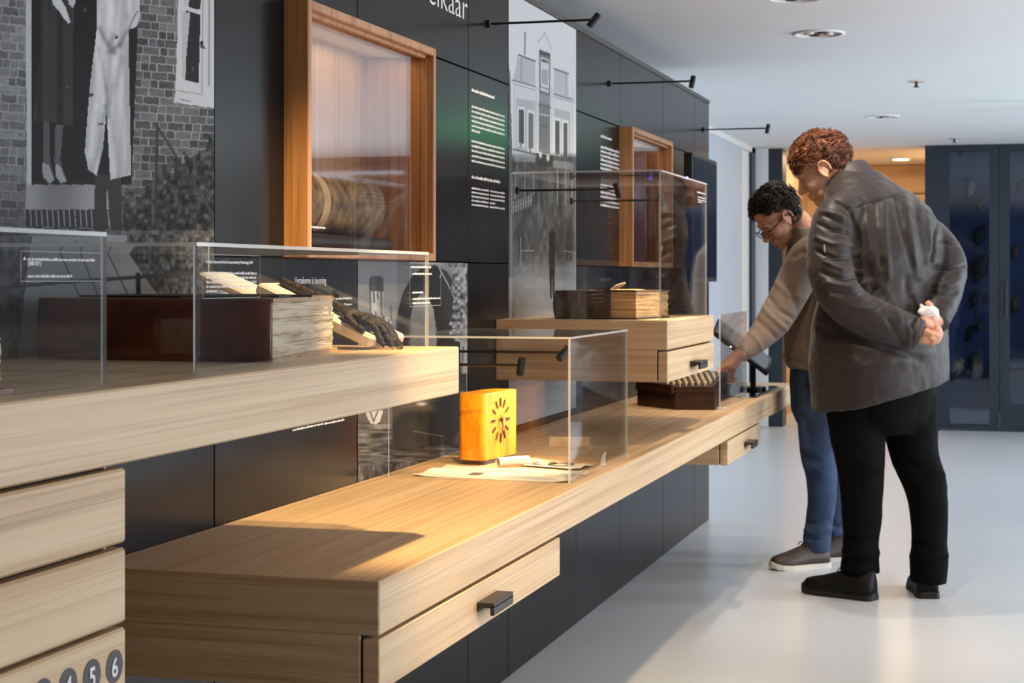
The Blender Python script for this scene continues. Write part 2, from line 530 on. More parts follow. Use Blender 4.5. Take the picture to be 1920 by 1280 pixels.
# ------------------------------------------------------------------ wooden display niches
def niche(y0, y1, label):
    t = thing('display_niche', (XW, (y0+y1)/2, ZN0), label, 'display case')
    xf, xb, k = -1.434, -1.64, .02
    z0, z1 = ZN0, ZN1
    MB().bbox(xb, xf, y0, y0+k, z0, z1, .002).build('frame_side', M['oak_niche'], t)
    MB().bbox(xb, xf, y1-k, y1, z0, z1, .002).build('frame_side', M['oak_niche'], t)
    MB().bbox(xb, xf, y0+k, y1-k, z1-k, z1, .002).build('frame_top', M['oak_niche'], t)
    MB().bbox(xb, xf, y0+k, y1-k, z0, z0+k, .002).build('frame_bottom', M['oak_niche'], t)
    MB().box(xb, xb+.015, y0+k, y1-k, z0+k, z1-k).build('back_panel', M['oak_niche'], t)
    MB().box(-1.472, -1.466, y0+k, y1-k, z0+k, z1-k).build('glass_pane', M['nicheglass'], t)
    g = MB()
    for (a, b2) in ((y0+k, y0+k+.008), (y1-k-.008, y1-k)): g.box(-1.465, -1.452, a, b2, z0+k, z1-k)
    g.box(-1.465, -1.452, y0+k, y1-k, z1-k-.008, z1-k)
    g.build('glazing_bead', M['oak_niche'], t)
    return t
niche(*NICHES[0], 'large oak-framed wall niche holding a worn old book')
niche(*NICHES[1], 'oak-framed wall niche beside the black monitor')
for (a, b2), p in zip(NICHES, (.9, .6)):
    l = area_light('niche_strip_light', (-1.54, (a+b2)/2, ZN1-.024), (-1.555, (a+b2)/2, ZN0), .10, b2-a-.1, p, (1, .74, .45))  # warm light added inside each niche, without a lamp body
    l.rotation_euler = (0, math.radians(6), 0)

# ------------------------------------------------------------------ oak shelves, benches, cabinets
XF = -.969                                     # common front plane
def slab(t, name, y0, y1, z0, z1, xf=XF, xb=XW):
    s = MB(); s.bbox(xb, xf, y0, y1, z0, z1, .0025)
    o = s.build(name, [M['oak'], M['oak_end']], t)
    for p in o.data.polygons:
        if abs(p.normal.y) > .7: p.material_index = 1
    return o
def handle(parent, yc, z, w_=.13, xf=XF):
    h = MB()
    h.bbox(xf, xf+.034, yc-w_/2, yc+w_/2, z-.004, z+.006, .001)
    h.bbox(xf+.026, xf+.034, yc-w_/2, yc+w_/2, z-.018, z+.0, .001)
    h.bbox(xf-.001, xf+.004, yc-w_/2, yc+w_/2, z-.012, z+.0, .001)
    return h.build('handle', M['handle'], parent, label='dark bronze metal pull handle')
Z_SH0, Z_SH1 = 1.010, 1.095
Z_B0, Z_B1 = .652, .7385
sh = thing('display_shelf', (XW, 1.0, Z_SH0), 'long thick pale oak wall shelf carrying the large leather ledger', 'shelf')
slab(sh, 'slab', -.6, 3.027, Z_SH0, Z_SH1)
cb = thing('drawer_cabinet', (XW, 1.2, 0), 'pale oak cabinet of stacked drawers with numbered discs', 'cabinet')
MB().box(XW+.001, XF-.024, .4, 1.787, .1, Z_SH0-.001).build('body', M['oak_end'], cb)
M['gapdark'] = plain('shadow_gap', (28,22,18), .8)  # dark sheet colour standing for the shade in the drawer gaps
MB().box(XF-.0239, XF-.020, .4, 1.775, .1, Z_SH0-.001).build('recess', M['gapdark'], cb)
dz = [(.9205, 1.0045), (.8305, .9145), (.7405, .8245), (.6505, .7345), (.5605, .6445)]
drs = []
for (a, b2) in dz:
    o = MB().bbox(XF-.02, XF, .4, 1.79, a, b2, .003).build('drawer', M['oak'], cb)
    drs.append(o)
# bench
bn = thing('display_bench', (XW, 5.3, Z_B0), 'long low oak wall bench carrying the orange clock', 'bench')
slab(bn, 'slab', 2.612, 8.05, Z_B0, Z_B1)
def drawer_unit(label, y0, y1, ztop, zbot, hy, hz, xb=XW):
    t = thing('drawer_unit', (xb, (y0+y1)/2, zbot), label, 'drawer')
    b_ = MB(); b_.bbox(xb, XF-.032, y0, y1, zbot, ztop, .002)
    b_.build('body', M['oak_end'], t)
    MB().box(XF-.0318, XF-.0285, y0+.005, y1-.005, zbot+.004, ztop).build('recess', M['gapdark'], t)
    f = MB(); f.bbox(XF-.028, XF, y0, y1, zbot, ztop-.006, .002)
    f = f.build('drawer_front', [M['oak'], M['oak_end']], t)
    for p in f.data.polygons:
        if abs(p.normal.y) > .7: p.material_index = 1
    handle(f, hy, hz)
    return t
drawer_unit('wide oak drawer under the near end of the long bench', 2.612, 3.757, Z_B0, .562, 3.20, .607)
drawer_unit('small oak drawer hanging under the far end of the long bench', 6.112, 6.911, Z_B0, .562, 6.55, .604)
bx = thing('shelf_box', (XW, 5.4, Z_SH0), 'short oak wall shelf carrying the tall acrylic case', 'shelf')
slab(bx, 'slab', 5.005, 5.81, Z_SH0, Z_SH1)
drawer_unit('oak drawer with black handle under the short shelf by the tall case', 5.005, 5.81, Z_SH0, .916, 5.43, .955)
# numbered discs on the drawer
M['disc'] = plain('grey_disc', (74,70,72), .6)

def text_mesh(s, size, bold=0.0, sx=1.0, thick=0.0003):
    cu = bpy.data.curves.new('t', 'FONT'); cu.body = s; cu.size = size; cu.align_x = 'LEFT'
    cu.resolution_u = 3; cu.extrude = thick; cu.offset = bold
    o = bpy.data.objects.new('t', cu); COL.objects.link(o)
    dg = bpy.context.evaluated_depsgraph_get()
    me = bpy.data.meshes.new_from_object(o.evaluated_get(dg))
    bpy.data.objects.remove(o); bpy.data.curves.remove(cu)
    if sx != 1: me.transform(Matrix.Scale(sx, 4, (1,0,0)))
    return me
def wall_text(s, y, z, size, parent, x=XW, mat=None, width=None, bold=0.0, name='lettering', sx=1.0):
    """lettering on an upright plane facing +x, reading towards +y; z is the baseline"""
    me = text_mesh(s, size, bold)
    a = get_v(me)
    if width and len(a): sx = width / max(1e-6, (a[:,0].max()))
    R = Matrix(((0,0,1,x+.0006),(sx,0,0,y),(0,1,0,z),(0,0,0,1)))
    me.transform(R)
    return mesh_obj(name, me, mat or M['textw'], parent, smooth=False)

for (n_, px, py) in (('6', 214, 1249), ('5', 172, 1267), ('4', 127, 1285), ('3', 80, 1305)):
    c = onX(px, py, -XF)
    rr = .0186
    dsk = MB(); dsk.tube([(XF-.0005, c.y, c.z), (XF+.0008, c.y, c.z)], rr, 32)
    dsk.build('number_disc', M['disc'], drs[2], label='grey disc with a white number')
    wall_text(n_, c.y-.0085, c.z-.0108, .0295, drs[2], XF+.0008, bold=.0006, name='number')
# ------------------------------------------------------------------ acrylic cases
def acrylic_case(x0, x1, y0, y1, z0, z1, label, back=False, name='acrylic_case', k=.005, ends=(1, 1)):
    t = thing(name, ((x0+x1)/2, (y0+y1)/2, z0), label, 'display case')
    def pane(a, thin):
        m = MB(); m.box(*a)
        o = m.build('pane', [M['glass'], M['edge']], t)
        for p in o.data.polygons:
            if abs(p.normal[thin]) < .5: p.material_index = 1
        return o
    fr = pane((x1-k, x1, y0, y1, z0+.0005, z1-k), 0)
    if ends[0]: pane((x0, x1-k, y0, y0+k, z0+.0005, z1-k), 1)
    if ends[1]: pane((x0, x1-k, y1-k, y1, z0+.0005, z1-k), 1)
    if back: pane((x0, x0+k, y0+k, y1-k, z0+.0005, z1-k), 0)
    pane((x0, x1, y0, y1, z1-k, z1), 2)
    return t, fr
caseA, frA = acrylic_case(-1.46, -1.024, .85, 1.845, Z_SH1, 1.273, 'nearer low acrylic case on the thick oak shelf holding only a book edge')
caseB, frB = acrylic_case(-1.46, -1.024, 2.08, 3.018, Z_SH1, 1.266, 'low acrylic case over the leather ledger and the dark withered hand')
caseC, frC = acrylic_case(-1.45, -.999, 3.972, 4.60, Z_B1, 1.081, 'square acrylic case over the orange clock on the bench')
caseD, frD = acrylic_case(-1.441, -.99, 5.012, 5.80, Z_SH1, 1.533, 'tall acrylic case over the thick ragged book on the short shelf')
gs = thing('acrylic_screen', (-1.034, 6.67, Z_B1), 'upright clear acrylic screen beside the calculating machine', 'screen')
o = MB().box(-1.039, -1.034, 6.35, 6.995, Z_B1+.0005, 1.086).build('pane', [M['glass'], M['edge']], gs)
for p in o.data.polygons:
    if abs(p.normal.x) < .5: p.material_index = 1
MB().bbox(-1.05, -1.02, 6.36, 6.40, Z_B1, Z_B1+.008, .001).build('foot', M['edge'], gs)
MB().bbox(-1.05, -1.02, 6.945, 6.985, Z_B1, Z_B1+.008, .001).build('foot', M['edge'], gs)

# printed words: rows of small bars with ascenders, too small to read in the photograph
def words(parent, rows, x, seed=1, h=None, name='lettering', mat=None):
    """rows: (y0, y1, z, height) word rows on an upright plane facing +x"""
    rnd = random.Random(seed); m = MB(); xx = x + .0007
    def rect(a, b_, c, d): m.add([(xx,a,c),(xx,b_,c),(xx,b_,d),(xx,a,d)], [(0,1,2,3)])
    for (a, b_, z, hh) in rows:
        y = a
        while y < b_ - hh*.3:
            wl_ = hh*rnd.uniform(1.2, 4.2)
            e = min(y+wl_, b_)
            q = y
            while q < e - hh*.2:
                l = hh*.46
                rect(q, min(q+l*.72, e), z, z+hh*(.98 if rnd.random() < .25 else .66))
                q += l
            y = e + hh*.42
    return m.build(name, mat or M['textw'], parent, fix=False)
def box_lines(parent, y0, y1, z0, z1, x, w_=.0008, name='border'):
    m = MB(); xx = x+.0006
    for (a, b_, c, d) in ((y0, y1, z0, z0+w_), (y0, y1, z1-w_, z1), (y0, y0+w_, z0, z1), (y1-w_, y1, z0, z1)):
        m.add([(xx,a,c),(xx,b_,c),(xx,b_,d),(xx,a,d)], [(0,1,2,3)])
    return m.build(name, M['line'], parent, fix=False)
M['line'] = plain('thin_grey_line', (150,152,156), .6)
def glass_words(parent, lines, x, seed):
    rows = []
    for (pa, ya, pb, hp) in lines:
        a = onX(pa, ya, -x); b_ = onX(pb, ya, -x)
        d = (Vector(a)).dot(FWD)
        rows.append((a.y, b_.y, a.z, hp*d/F_PX))
    return words(parent, rows, x, seed)
def glass_box(parent, pa, ya, pb, yb, x):
    a = onX(pa, ya, -x); b_ = onX(pb, yb, -x); c = onX(pa, yb, -x)
    z0 = c.z; z1 = a.z
    return box_lines(parent, a.y, b_.y, z0, z1, x)
# caption on the nearer case
xa = -1.024
a = onX(50, 488, 1.024)
wall_text('[1808-1871]', onX(51, 497, 1.024).y, onX(51, 497, 1.024).z, .0062, frA, xa, width=.026, bold=.00012)
glass_words(frA, [(51, 488, 176, 6), (51, 520, 135, 6)], xa, 3)
t_ = MB(); p0, p1, p2 = onX(42, 487, 1.024), onX(48, 487, 1.024), onX(45, 481, 1.024)
t_.add([p + Vector((.0007,0,0)) for p in (p0, p1, p2)], [(0,1,2)]); t_.build('print', M['textw'], frA, fix=False)
glass_box(frA, 38, 470, 190, 528, xa)
# caption left on the ledger case
glass_box(frB, 379, 476, 487, 560, xa)
q = onX(385, 493, 1.024)
wall_text('Polisboek Algemeene Friesche Levensverzekering Maatschappij, 1904', q.y, q.z, .0055, frB, xa, width=onX(473, 493, 1.024).y-q.y, bold=.00012)
glass_words(frB, [(386, 514, 480, 5.5), (386, 522.5, 480, 5.5), (386, 531, 480, 5.5), (386, 539.5, 480, 5.5), (386, 548, 407, 5.5)], xa, 5)
glass_box(frB, 768, 492, 826, 575, xa)
glass_words(frB, [(770, 502, 808, 4.5), (773, 515, 809, 4)], xa, 16)
glass_words(frB, [(773, 550, 793, 4.2), (773, 562, 825, 4), (773, 570, 806, 4)], xa, 6)
glass_words(frD, [(1307, 361, 1322, 3), (1308, 370, 1322, 2.5), (1308, 375, 1322, 2.5), (1308, 379, 1316, 2.5)], -.99, 8)
# lettering on the exhibition wall
q = onX(812, 14, 1.488)
wall_text('elkaar', onX(802, 0, 1.488).y, 1.943, .105, wall, width=onX(876, 40, 1.488).y-onX(802, 0, 1.488).y, bold=-.0012)
wall_text('voor', onX(706, 0, 1.488).y, 1.943, .105, wall, width=onX(784, 40, 1.488).y-onX(706, 0, 1.488).y, bold=-.0012)
q = onX(552, 530, 1.488)
wall_text('Verzekeren is booming', q.y, q.z-.002, .021, wall, width=onX(611, 530, 1.488).y-q.y, bold=.0002)
glass_words(wall, [(590, 563, 660, 5), (590, 575, 660, 5), (590, 587, 652, 5), (590, 599, 660, 5)], XW, 11)
glass_words(wall, [(548, 808, 606, 4.5)], XW, 14)
glass_words(wall, [(608, 796, 646, 4.5)], XW, 15)
def pz(px, py): return onX(px, py, 1.488)
rows = []
yA, yB = pz(884, 200).y, pz(946, 200).y
for (py, frac, hp) in ((171, .68, 6), (201, 1, 4.6), (210, 1, 4.6), (219, 1, 4.6), (228, 1, 4.6), (237, 1, 4.6), (246, .24, 4.6),
                       (266, 1, 4.6), (275, 1, 4.6), (284, 1, 4.6), (293.5, 1, 4.6), (303, 1, 4.6), (334, .86, 6)):
    z = pz(884, py).z
    rows.append((yA, yA+(yB-yA)*frac, z, hp*.00152))
for i in range(5):
    z = pz(884, 354+i*7.7).z
    rows.append((yA, yA+(yB-yA)*.5, z, .0058)); rows.append((yA+(yB-yA)*.54, yA+(yB-yA)*(1 if i != 3 else .7), z, .0058))
words(wall, rows, XW, 12)
rows = []
yA, yB = pz(1126, 270).y, pz(1161, 270).y
for i, py in enumerate((257, 277, 285, 293, 301, 309, 317, 338, 346, 354, 362, 370, 378, 386)):
    rows.append((yA, yA+(yB-yA)*(.6 if py in (257,) else 1), pz(1126, py).z, .011))
words(wall, rows, XW, 13)

# ------------------------------------------------------------------ printed photographs on the wall
class Print:
    def __init__(s, y0, y1, z0, z1, ny, nz, base):
        s.ny, s.nz = ny, nz
        s.y = np.linspace(y0, y1, ny); s.z = np.linspace(z0, z1, nz)
        Yg, Zg = np.meshgrid(s.y, s.z)
        fw = SA*1.488 + CA*Yg; rt = -CA*1.488 + SA*Yg
        s.PX = 960 + F_PX*rt/fw; s.PY = 520 - F_PX*(Zg-CAM_H)/fw
        s.L = np.full(s.PX.shape, float(base))
    def n(s, sx, sy, seed=0, o=4):
        p = np.stack([s.PX.ravel()/sx, s.PY.ravel()/sy, np.zeros(s.PX.size)], 1)
        return fbm(p, o, seed).reshape(s.PX.shape)
    def inside(s, pts, wob=0, seed=0):
        X, Y = s.PX, s.PY
        if wob:
            X = X + s.n(9, 9, seed+50, 2)*wob; Y = Y + s.n(9, 9, seed+60, 2)*wob
        ins = np.zeros(X.shape, bool)
        for (x1, y1), (x2, y2) in zip(pts, pts[1:]+pts[:1]):
            if y1 == y2: continue
            c = ((y1 > Y) != (y2 > Y)) & (X < (x2-x1)*(Y-y1)/(y2-y1)+x1)
            ins ^= c
        return ins
    def poly(s, pts, val, wob=0, seed=0, a=1.0):
        k = s.inside(pts, wob, seed)
        v = val(s.PX, s.PY) if callable(val) else val
        nv = np.where(k, v, s.L)
        s.L = s.L*(1-a) + nv*a
    def line(s, pts, w_, val, a=1.0):
        for (x1, y1), (x2, y2) in zip(pts[:-1], pts[1:]):
            dx, dy = x2-x1, y2-y1; l2 = dx*dx+dy*dy+1e-9
            t = np.clip(((s.PX-x1)*dx+(s.PY-y1)*dy)/l2, 0, 1)
            d = np.hypot(s.PX-(x1+t*dx), s.PY-(y1+t*dy))
            m = np.clip((w_/2+.7-d)/1.4, 0, 1)*a
            s.L = s.L*(1-m) + val*m
    def soft(s, pts, w_, val, a=.5):
        for (x1, y1), (x2, y2) in zip(pts[:-1], pts[1:]):
            dx, dy = x2-x1, y2-y1; l2 = dx*dx+dy*dy+1e-9
            t = np.clip(((s.PX-x1)*dx+(s.PY-y1)*dy)/l2, 0, 1)
            m = np.exp(-(np.hypot(s.PX-(x1+t*dx), s.PY-(y1+t*dy))/w_)**2)*a
            s.L = s.L*(1-m) + val*m
    def blob(s, x, y, rx, ry, val, a=1.0):
        m = np.clip(1.6*(1-np.hypot((s.PX-x)/rx, (s.PY-y)/ry)), 0, 1)*a
        s.L = s.L*(1-m)+val*m
    def build(s, name, parent, tint=(.955, .985, 1.03), gain=1.0, rough=.42):
        ny, nz = s.ny, s.nz
        V = np.zeros((nz*ny, 3)); Yg, Zg = np.meshgrid(s.y, s.z)
        V[:,0] = XW+.0008; V[:,1] = Yg.ravel(); V[:,2] = Zg.ravel()
        i, j = np.meshgrid(np.arange(nz-1), np.arange(ny-1), indexing='ij')
        b_ = (i*ny+j).ravel(); F = np.stack([b_, b_+1, b_+1+ny, b_+ny], 1)
        me = bpy.data.meshes.new(name)
        me.vertices.add(len(V)); me.vertices.foreach_set('co', V.ravel())
        me.loops.add(F.size); me.loops.foreach_set('vertex_index', F.ravel().astype(np.int32))
        me.polygons.add(len(F)); me.polygons.foreach_set('loop_start', np.arange(0, F.size, 4, dtype=np.int32))
        me.update(calc_edges=True)
        at_ = me.color_attributes.new('print', 'FLOAT_COLOR', 'POINT')
        l = np.clip(s.L*gain, 0, 255)/255.0
        l = np.where(l <= .04045, l/12.92, ((l+.055)/1.055)**2.4).ravel()
        c = np.ones((len(l), 4)); 
        for k in range(3): c[:,k] = np.clip(l*tint[k], 0, 1)
        at_.data.foreach_set('color', c.ravel())
        o = mesh_obj(name, me, M['print'], parent, smooth=False)
        # backing board
        MB().bbox(XW-.02, XW, s.y[0], s.y[-1], s.z[0], s.z[-1], .001).build('board', M['core'], parent)
        return o
M['print'] = vcol_mat('photo_print', .4, .04)

# --- big photograph: two figures on the doorstep of a brick house
t = thing('photo_mural', (XW, 2.4, 1.0), 'large monochrome photograph of two people on a brick house doorstep', 'photograph')
p = Print(1.702, 3.096, 1.002, ZT-.024, 520, 560, 90)
rowq = (p.PY - .11*(p.PX-200)*(520-p.PY)/520)/15.8
ri = np.floor(rowq); rf = rowq-ri
colq = (p.PX + (ri % 2)*15 + 3*np.sin(ri*2.1))/31.0
ci = np.floor(colq); cf = colq-ci
half = ((ri*7+ci*13) % 5 < 2)
cf2 = np.where(half, (cf*2) % 1, cf)
hsh = np.sin(ri*12.9898+np.floor(np.where(half, colq*2, colq))*78.233)*43758.5453; hsh = hsh-np.floor(hsh)
br = 62+46*hsh + 16*p.n(16, 6, 3) + np.where(p.PX < 60, 18, 0)  # bricks at the left edge lightened to imitate a reflection
br = np.where((rf < .13) | (cf2 < np.where(half, .12, .065)), 138+22*p.n(12, 12, 5), br)
p.L = br*np.clip(1.06-.25*np.clip((p.PY-200)/240, 0, 1), .6, 1.2)
p.poly([(57,-60),(262,-60),(246,346),(57,346)], 26)
p.poly([(48,-60),(58,-60),(58,348),(49,348)], 178)
p.poly([(47,346),(205,346),(205,393),(47,392)], lambda x, y: 128+18*np.sin(x/23)+.15*(y-346))
p.poly([(48,393),(205,393),(205,428),(48,425)], 50)
for k in range(15): p.line([(56+10.4*k, 394), (58+10.4*k, 424)], 2.0, 150)
p.poly([(63,-60),(140,-60),(136,80),(136,236),(62,226),(76,50)], lambda x, y: 46+9*np.sin(x/6.5)+6*np.sin(x/3.1))
p.poly([(80,228),(92,230),(93,300),(101,336),(82,334),(81,300)], lambda x, y: 82-.9*abs(x-88))
p.poly([(103,233),(118,235),(112,300),(124,340),(104,336),(101,300)], lambda x, y: 88-.9*abs(x-110))
p.poly([(78,305),(90,308),(101,338),(92,344),(80,332)], 142, 1); p.poly([(104,308),(112,312),(125,340),(113,344),(103,330)], 150, 1)
p.poly([(95,-20),(112,-4),(122,14),(131,42),(127,44),(112,24),(98,8)], 192, 1)
p.poly([(122,-20),(140,-20),(141,4),(136,15),(128,8)], 175, 1)
p.poly([(178,326),(226,330),(229,440),(208,440),(200,345),(196,440),(174,432)], 52)
p.poly([(182,-60),(258,-60),(262,30),(256,50),(240,56),(241,120),(245,328),(206,337),(199,206),(192,280),(180,329),(165,318),(158,284),(168,160),(180,60)],
       lambda x, y: 192+10*np.sin((x-.12*y)/5.2)+7*np.sin(x/2.7+y/30)-.10*np.clip(y-40, 0, 300)*.4)
cm = p.inside([(182,-60),(258,-60),(262,30),(256,50),(240,56),(241,120),(245,328),(206,337),(199,206),(192,280),(180,329),(165,318),(158,284),(168,160),(180,60)])
keep = p.L.copy()
for (l_, w_, v_, a_) in (([(186,52),(196,76),(214,100)], 4, 112, .6), ([(238,58),(224,84),(204,98)], 5, 108, .6), ([(214,66),(204,84),(212,96)], 6, 120, .5), ([(186,90),(198,165),(202,195)], 4, 128, .5), ([(228,110),(214,160),(204,195)], 6, 132, .5),
                         ([(192,80),(180,200),(170,290)], 6, 222, .5), ([(216,120),(210,220),(212,320)], 7, 216, .4), ([(236,80),(238,200),(240,320)], 5, 150, .5), ([(200,-20),(206,20),(200,48)], 8, 216, .5), ([(230,-20),(236,30),(238,56)], 6, 150, .5),
                         ([(206,210),(214,260),(222,330)], 5, 150, .4), ([(192,215),(184,280),(172,320)], 4, 150, .5), ([(175,120),(170,200),(162,280)], 4, 158, .5), ([(199,200),(200,220)], 5, 110, .6)):
    p.soft(l_, w_, v_, a_)
p.L = np.where(cm, p.L + 5*p.n(3, 26, 44, 3), keep)
p.line([(241,56),(246,40),(258,20)], 2, 110)
p.poly([(334,-60),(402,-60),(402,203),(325,192),(328,172),(331,100)], 196)
p.poly([(347,20),(375,27),(372,156),(346,150)], 38); p.poly([(347,-60),(377,-60),(375,19),(350,12)], 40)
p.poly([(340,22),(356,24),(349,100),(347,148),(341,146)], 176); p.poly([(345,-60),(358,-60),(353,12),(344,12)], 180)
p.line([(380,-60),(378,176)], 1.4, 120); p.line([(331,170),(378,177)], 1.4, 130); p.line([(392,-60),(391,160)], 4, 150); p.line([(338,186),(356,190)], 1.6, 90)
nz_ = p.n(7, 9, 21, 4)
bush = np.clip((p.PX-235)/160 + (p.PY-345)/120, 0, 1)*(p.PY > 250)*(p.PX > 230)
p.L = np.where(bush > .25+.4*p.n(18, 18, 9, 3), 62+70*nz_ - 20*bush, p.L)
p.line([(291,232),(400,404)], 4.2, 52); p.line([(294,242),(290,445)], 4.5, 48)
g_ = p.inside([(60,440),(236,440),(244,478),(300,556),(320,700),(30,700),(48,520)])
p.L = np.where(p.PY > 432, 78+50*p.n(10, 14, 31, 4), p.L)
p.L = np.where(g_, 150+10*p.n(20, 20, 33)-.05*(p.PY-440), p.L)
p.L = np.where((p.PY > 440) & (p.PX > 240) & ~g_, 70+75*p.n(5, 7, 35, 4), p.L)
for (a_, b_) in (((140,452),(186,560)), ((190,452),(243,560)), ((110,470),(150,560)), ((236,452),(244,478)), ((244,478),(298,556))): p.line([a_, b_], 2.4, 70)
p.line([(0,540),(100,530),(250,520),(402,508)], 7, 66); p.line([(258,515),(260,600)], 9, 52)
p.blob(342, 469, 6, 9, 185); p.blob(342, 470, 2.5, 4, 70)
p.L += 5*p.n(2.2, 2.2, 41, 2)
p.build('print', t)

# --- street photograph with a stepped gable
t = thing('photo_mural', (XW, 5.55, .76), 'tall monochrome photograph of an old gabled street facade', 'photograph')
p = Print(5.141, 5.994, .762, ZT-.024, 260, 620, 196)
def zz(x, y): return (930+x/3.765, y/3.765)
def zp(l, v, **k): p.poly([zz(*q) for q in l], v, **k)
def zl(l, w_, v, **k): p.line([zz(*q) for q in l], w_/3.765, v, **k)
p.L = 200 - .02*np.clip(p.PY, 0, 300) + 3*p.n(30, 30, 1)
zp([(150,395),(275,430),(275,600),(115,570),(135,500)], 168); zp([(410,480),(505,515),(515,690),(405,665)], 172)
zl([(158,387),(275,432)], 11, 92); zl([(408,485),(508,520)], 11, 98); zl([(203,230),(201,385)], 9, 108); zl([(178,410),(176,580)], 5, 120); zl([(494,520),(494,670)], 5, 140)
zl([(295,300),(342,230),(390,345)], 5, 150); zl([(112,566),(280,612)], 9, 95); zl([(116,590),(280,635)], 7, 130); zl([(400,662),(545,705)], 9, 95); zl([(405,682),(545,722)], 7, 120)
zp([(118,600),(280,640),(280,1075),(120,1050)], 188); zp([(400,690),(545,730),(545,1135),(395,1100)], 186)
zp([(140,690),(275,715),(275,1080),(140,1055)], 150, a=.7); zp([(408,760),(522,790),(522,1130),(405,1100)], 146, a=.7)
zp([(278,325),(405,372),(400,1100),(282,1080)], 196); zp([(302,348),(382,378),(380,1090),(300,1075)], 112)
zp([(304,350),(382,378),(382,405),(304,385)], 74); zp([(314,400),(374,425),(372,655),(312,635)], 186); zp([(318,412),(368,430),(368,450),(318,432)], 86); zp([(320,485),(366,497),(364,600),(320,590)], 150)
zl([(312,612),(372,632)], 7, 96); zp([(302,660),(380,680),(380,740),(302,720)], 132); zl([(300,740),(382,760)], 7, 78); zp([(305,805),(372,815),(370,1050),(303,1040)], 104); zl([(310,805),(370,818)], 10, 168); zl([(316,885),(366,895)], 7, 70)
for (x0, y0, x1, y1, v) in ((160,770,196,1010,72),(228,795,262,1045,104),(416,848,447,1085,74),(474,865,502,1115,82)):
    zp([(x0-10,y0-22),(x1+8,y0-12),(x1+8,y1+30),(x0-10,y1+25)], 198); zp([(x0,y0),(x1,y0+6),(x1,y1+4),(x0,y1)], v)
    zl([(x0+8,y1+30),(x0+10,y1-10),(x0+20,y1+25)], 6, 100)
for xx in (128, 285, 392, 538): zl([(xx,610),(xx,1090)], 9, 176)
for (x0, y0, x1, y1) in ((120,1055,285,1090),(395,1100,545,1140)): zl([(x0,y0),(x1,y1)], 10, 70)
low = np.clip((p.PY-285)/12, 0, 1)
tex = 74+34*p.n(5, 22, 7, 3)+14*p.n(3, 8, 8, 3)
p.L = p.L*(1-low) + tex*low
zp([(120,1085),(280,1100),(275,1145),(125,1140)], 150, a=.6); zp([(395,1130),(545,1150),(545,1200),(395,1180)], 150, a=.5)
zp([(285,1080),(400,1100),(400,1180),(290,1170)], 50); p.blob(1013, 290, 4, 9, 190); p.blob(1027, 296, 4, 9, 185)
for xx in (966, 984, 1000, 1045, 1060, 1072): p.line([(xx, 320), (xx, 385)], 1.5, 150)
p.poly([(953,375),(1002,365),(1002,384),(953,408)], 66)
for i_ in range(9): p.line([(957+i_*4.7, 402-i_*2.2), (958+i_*4.7, 380-i_*1.8)], 1.6, 150); p.line([(957+i_*4.7, 392-i_*2.0), (960+i_*4.7, 390-i_*2.0)], 1.2, 145)
gr = np.clip((p.PY-470-14*p.n(30, 9, 9, 2))/60, 0, 1)
p.L = p.L*(1-gr) + (128+18*p.n(40, 14, 10, 3)+.25*np.clip(p.PY-520, 0, 90))*gr
for (x, y0, y1, v) in ((1035, 430, 560, 42), (978, 415, 490, 60), (1004, 420, 480, 70), (1052, 420, 470, 60), (1066, 425, 490, 55)):
    p.blob(x, y0, 3.6, 5, v); p.poly([(x-6, y0+4), (x+6, y0+4), (x+5, (y0+y1)/2), (x+4, y1), (x+1, y1), (x, (y0+y1)/2+6), (x-1, y1), (x-4, y1), (x-6, (y0+y1)/2)], v, 1)
p.line([(976, 470), (1000, 470)], 1.2, 150); p.line([(976, 445), (976, 500)], 1.2, 150); p.line([(1057, 470), (1078, 474)], 1.2, 150)
p.poly([(953,120),(956,140),(960,300),(962,520),(953,520)], 88, 1)
p.L += 4*p.n(2, 2, 12, 2)
p.build('print', t)

# --- still life photograph behind the shelf and the clock
t = thing('photo_mural', (XW, 4.3, .62), 'monochrome still-life photograph of a dripping bottle and dark arch', 'photograph')
p = Print(3.866, 4.722, .622, ZN0-.002, 340, 400, 120)
p.L = 140 - .05*np.clip(p.PY-485, 0, 200) + 5*p.n(40, 40, 1) - .10*(p.PX-670)
p.poly([(742,700),(742,600),(752,555),(770,520),(792,500),(815,497),(838,508),(856,540),(862,590),(866,700)], lambda x, y: 50+8*np.sin(x/11), 1)
p.line([(826,508),(838,530),(852,560),(858,600)], 2, 165); p.line([(822,500),(828,512),(824,520)], 2, 150)
p.poly([(764,700),(768,600),(776,566),(790,548),(802,556),(812,580),(818,620),(820,700)], lambda x, y: 132+6*np.sin(y/9), 1)
p.line([(784,648),(792,660),(802,646)], 2, 70); p.line([(770,600),(766,700)], 2, 90)
p.poly([(692,522),(697,517),(714,517),(719,523),(718,548),(692,548)], lambda x, y: 56+28*np.exp(-((x-700)/5)**2), 1)
p.poly([(691,546),(719,546),(720,590),(735,600),(738,700),(680,700),(678,604),(690,590)], lambda x, y: 168+22*np.sin(x/4.1), 1)
for (x, y0, y1) in ((693,548,600),(700,545,566),(707,548,560),(714,546,590),(686,600,690),(696,590,680),(704,584,700),(711,600,690),(719,592,676),(728,600,660),(732,575,600)): p.line([(x, y0), (x+1, y1)], 2.4, 58)
p.poly([(678,600),(690,590),(686,660),(680,640)], 175, 1)
rt_ = p.n(5, 6, 5, 4)
p.L = np.where((p.PX > 846+10*p.n(30, 16, 6, 2)) & (p.PY < 640), 120+110*rt_, p.L)
p.poly([(862,640),(876,640),(876,760),(866,780)], 165); p.line([(868,650),(864,720),(870,770)], 2, 60)
low = (p.PY > 700)
p.L = np.where(low, 62+8*p.n(30, 30, 15), p.L)
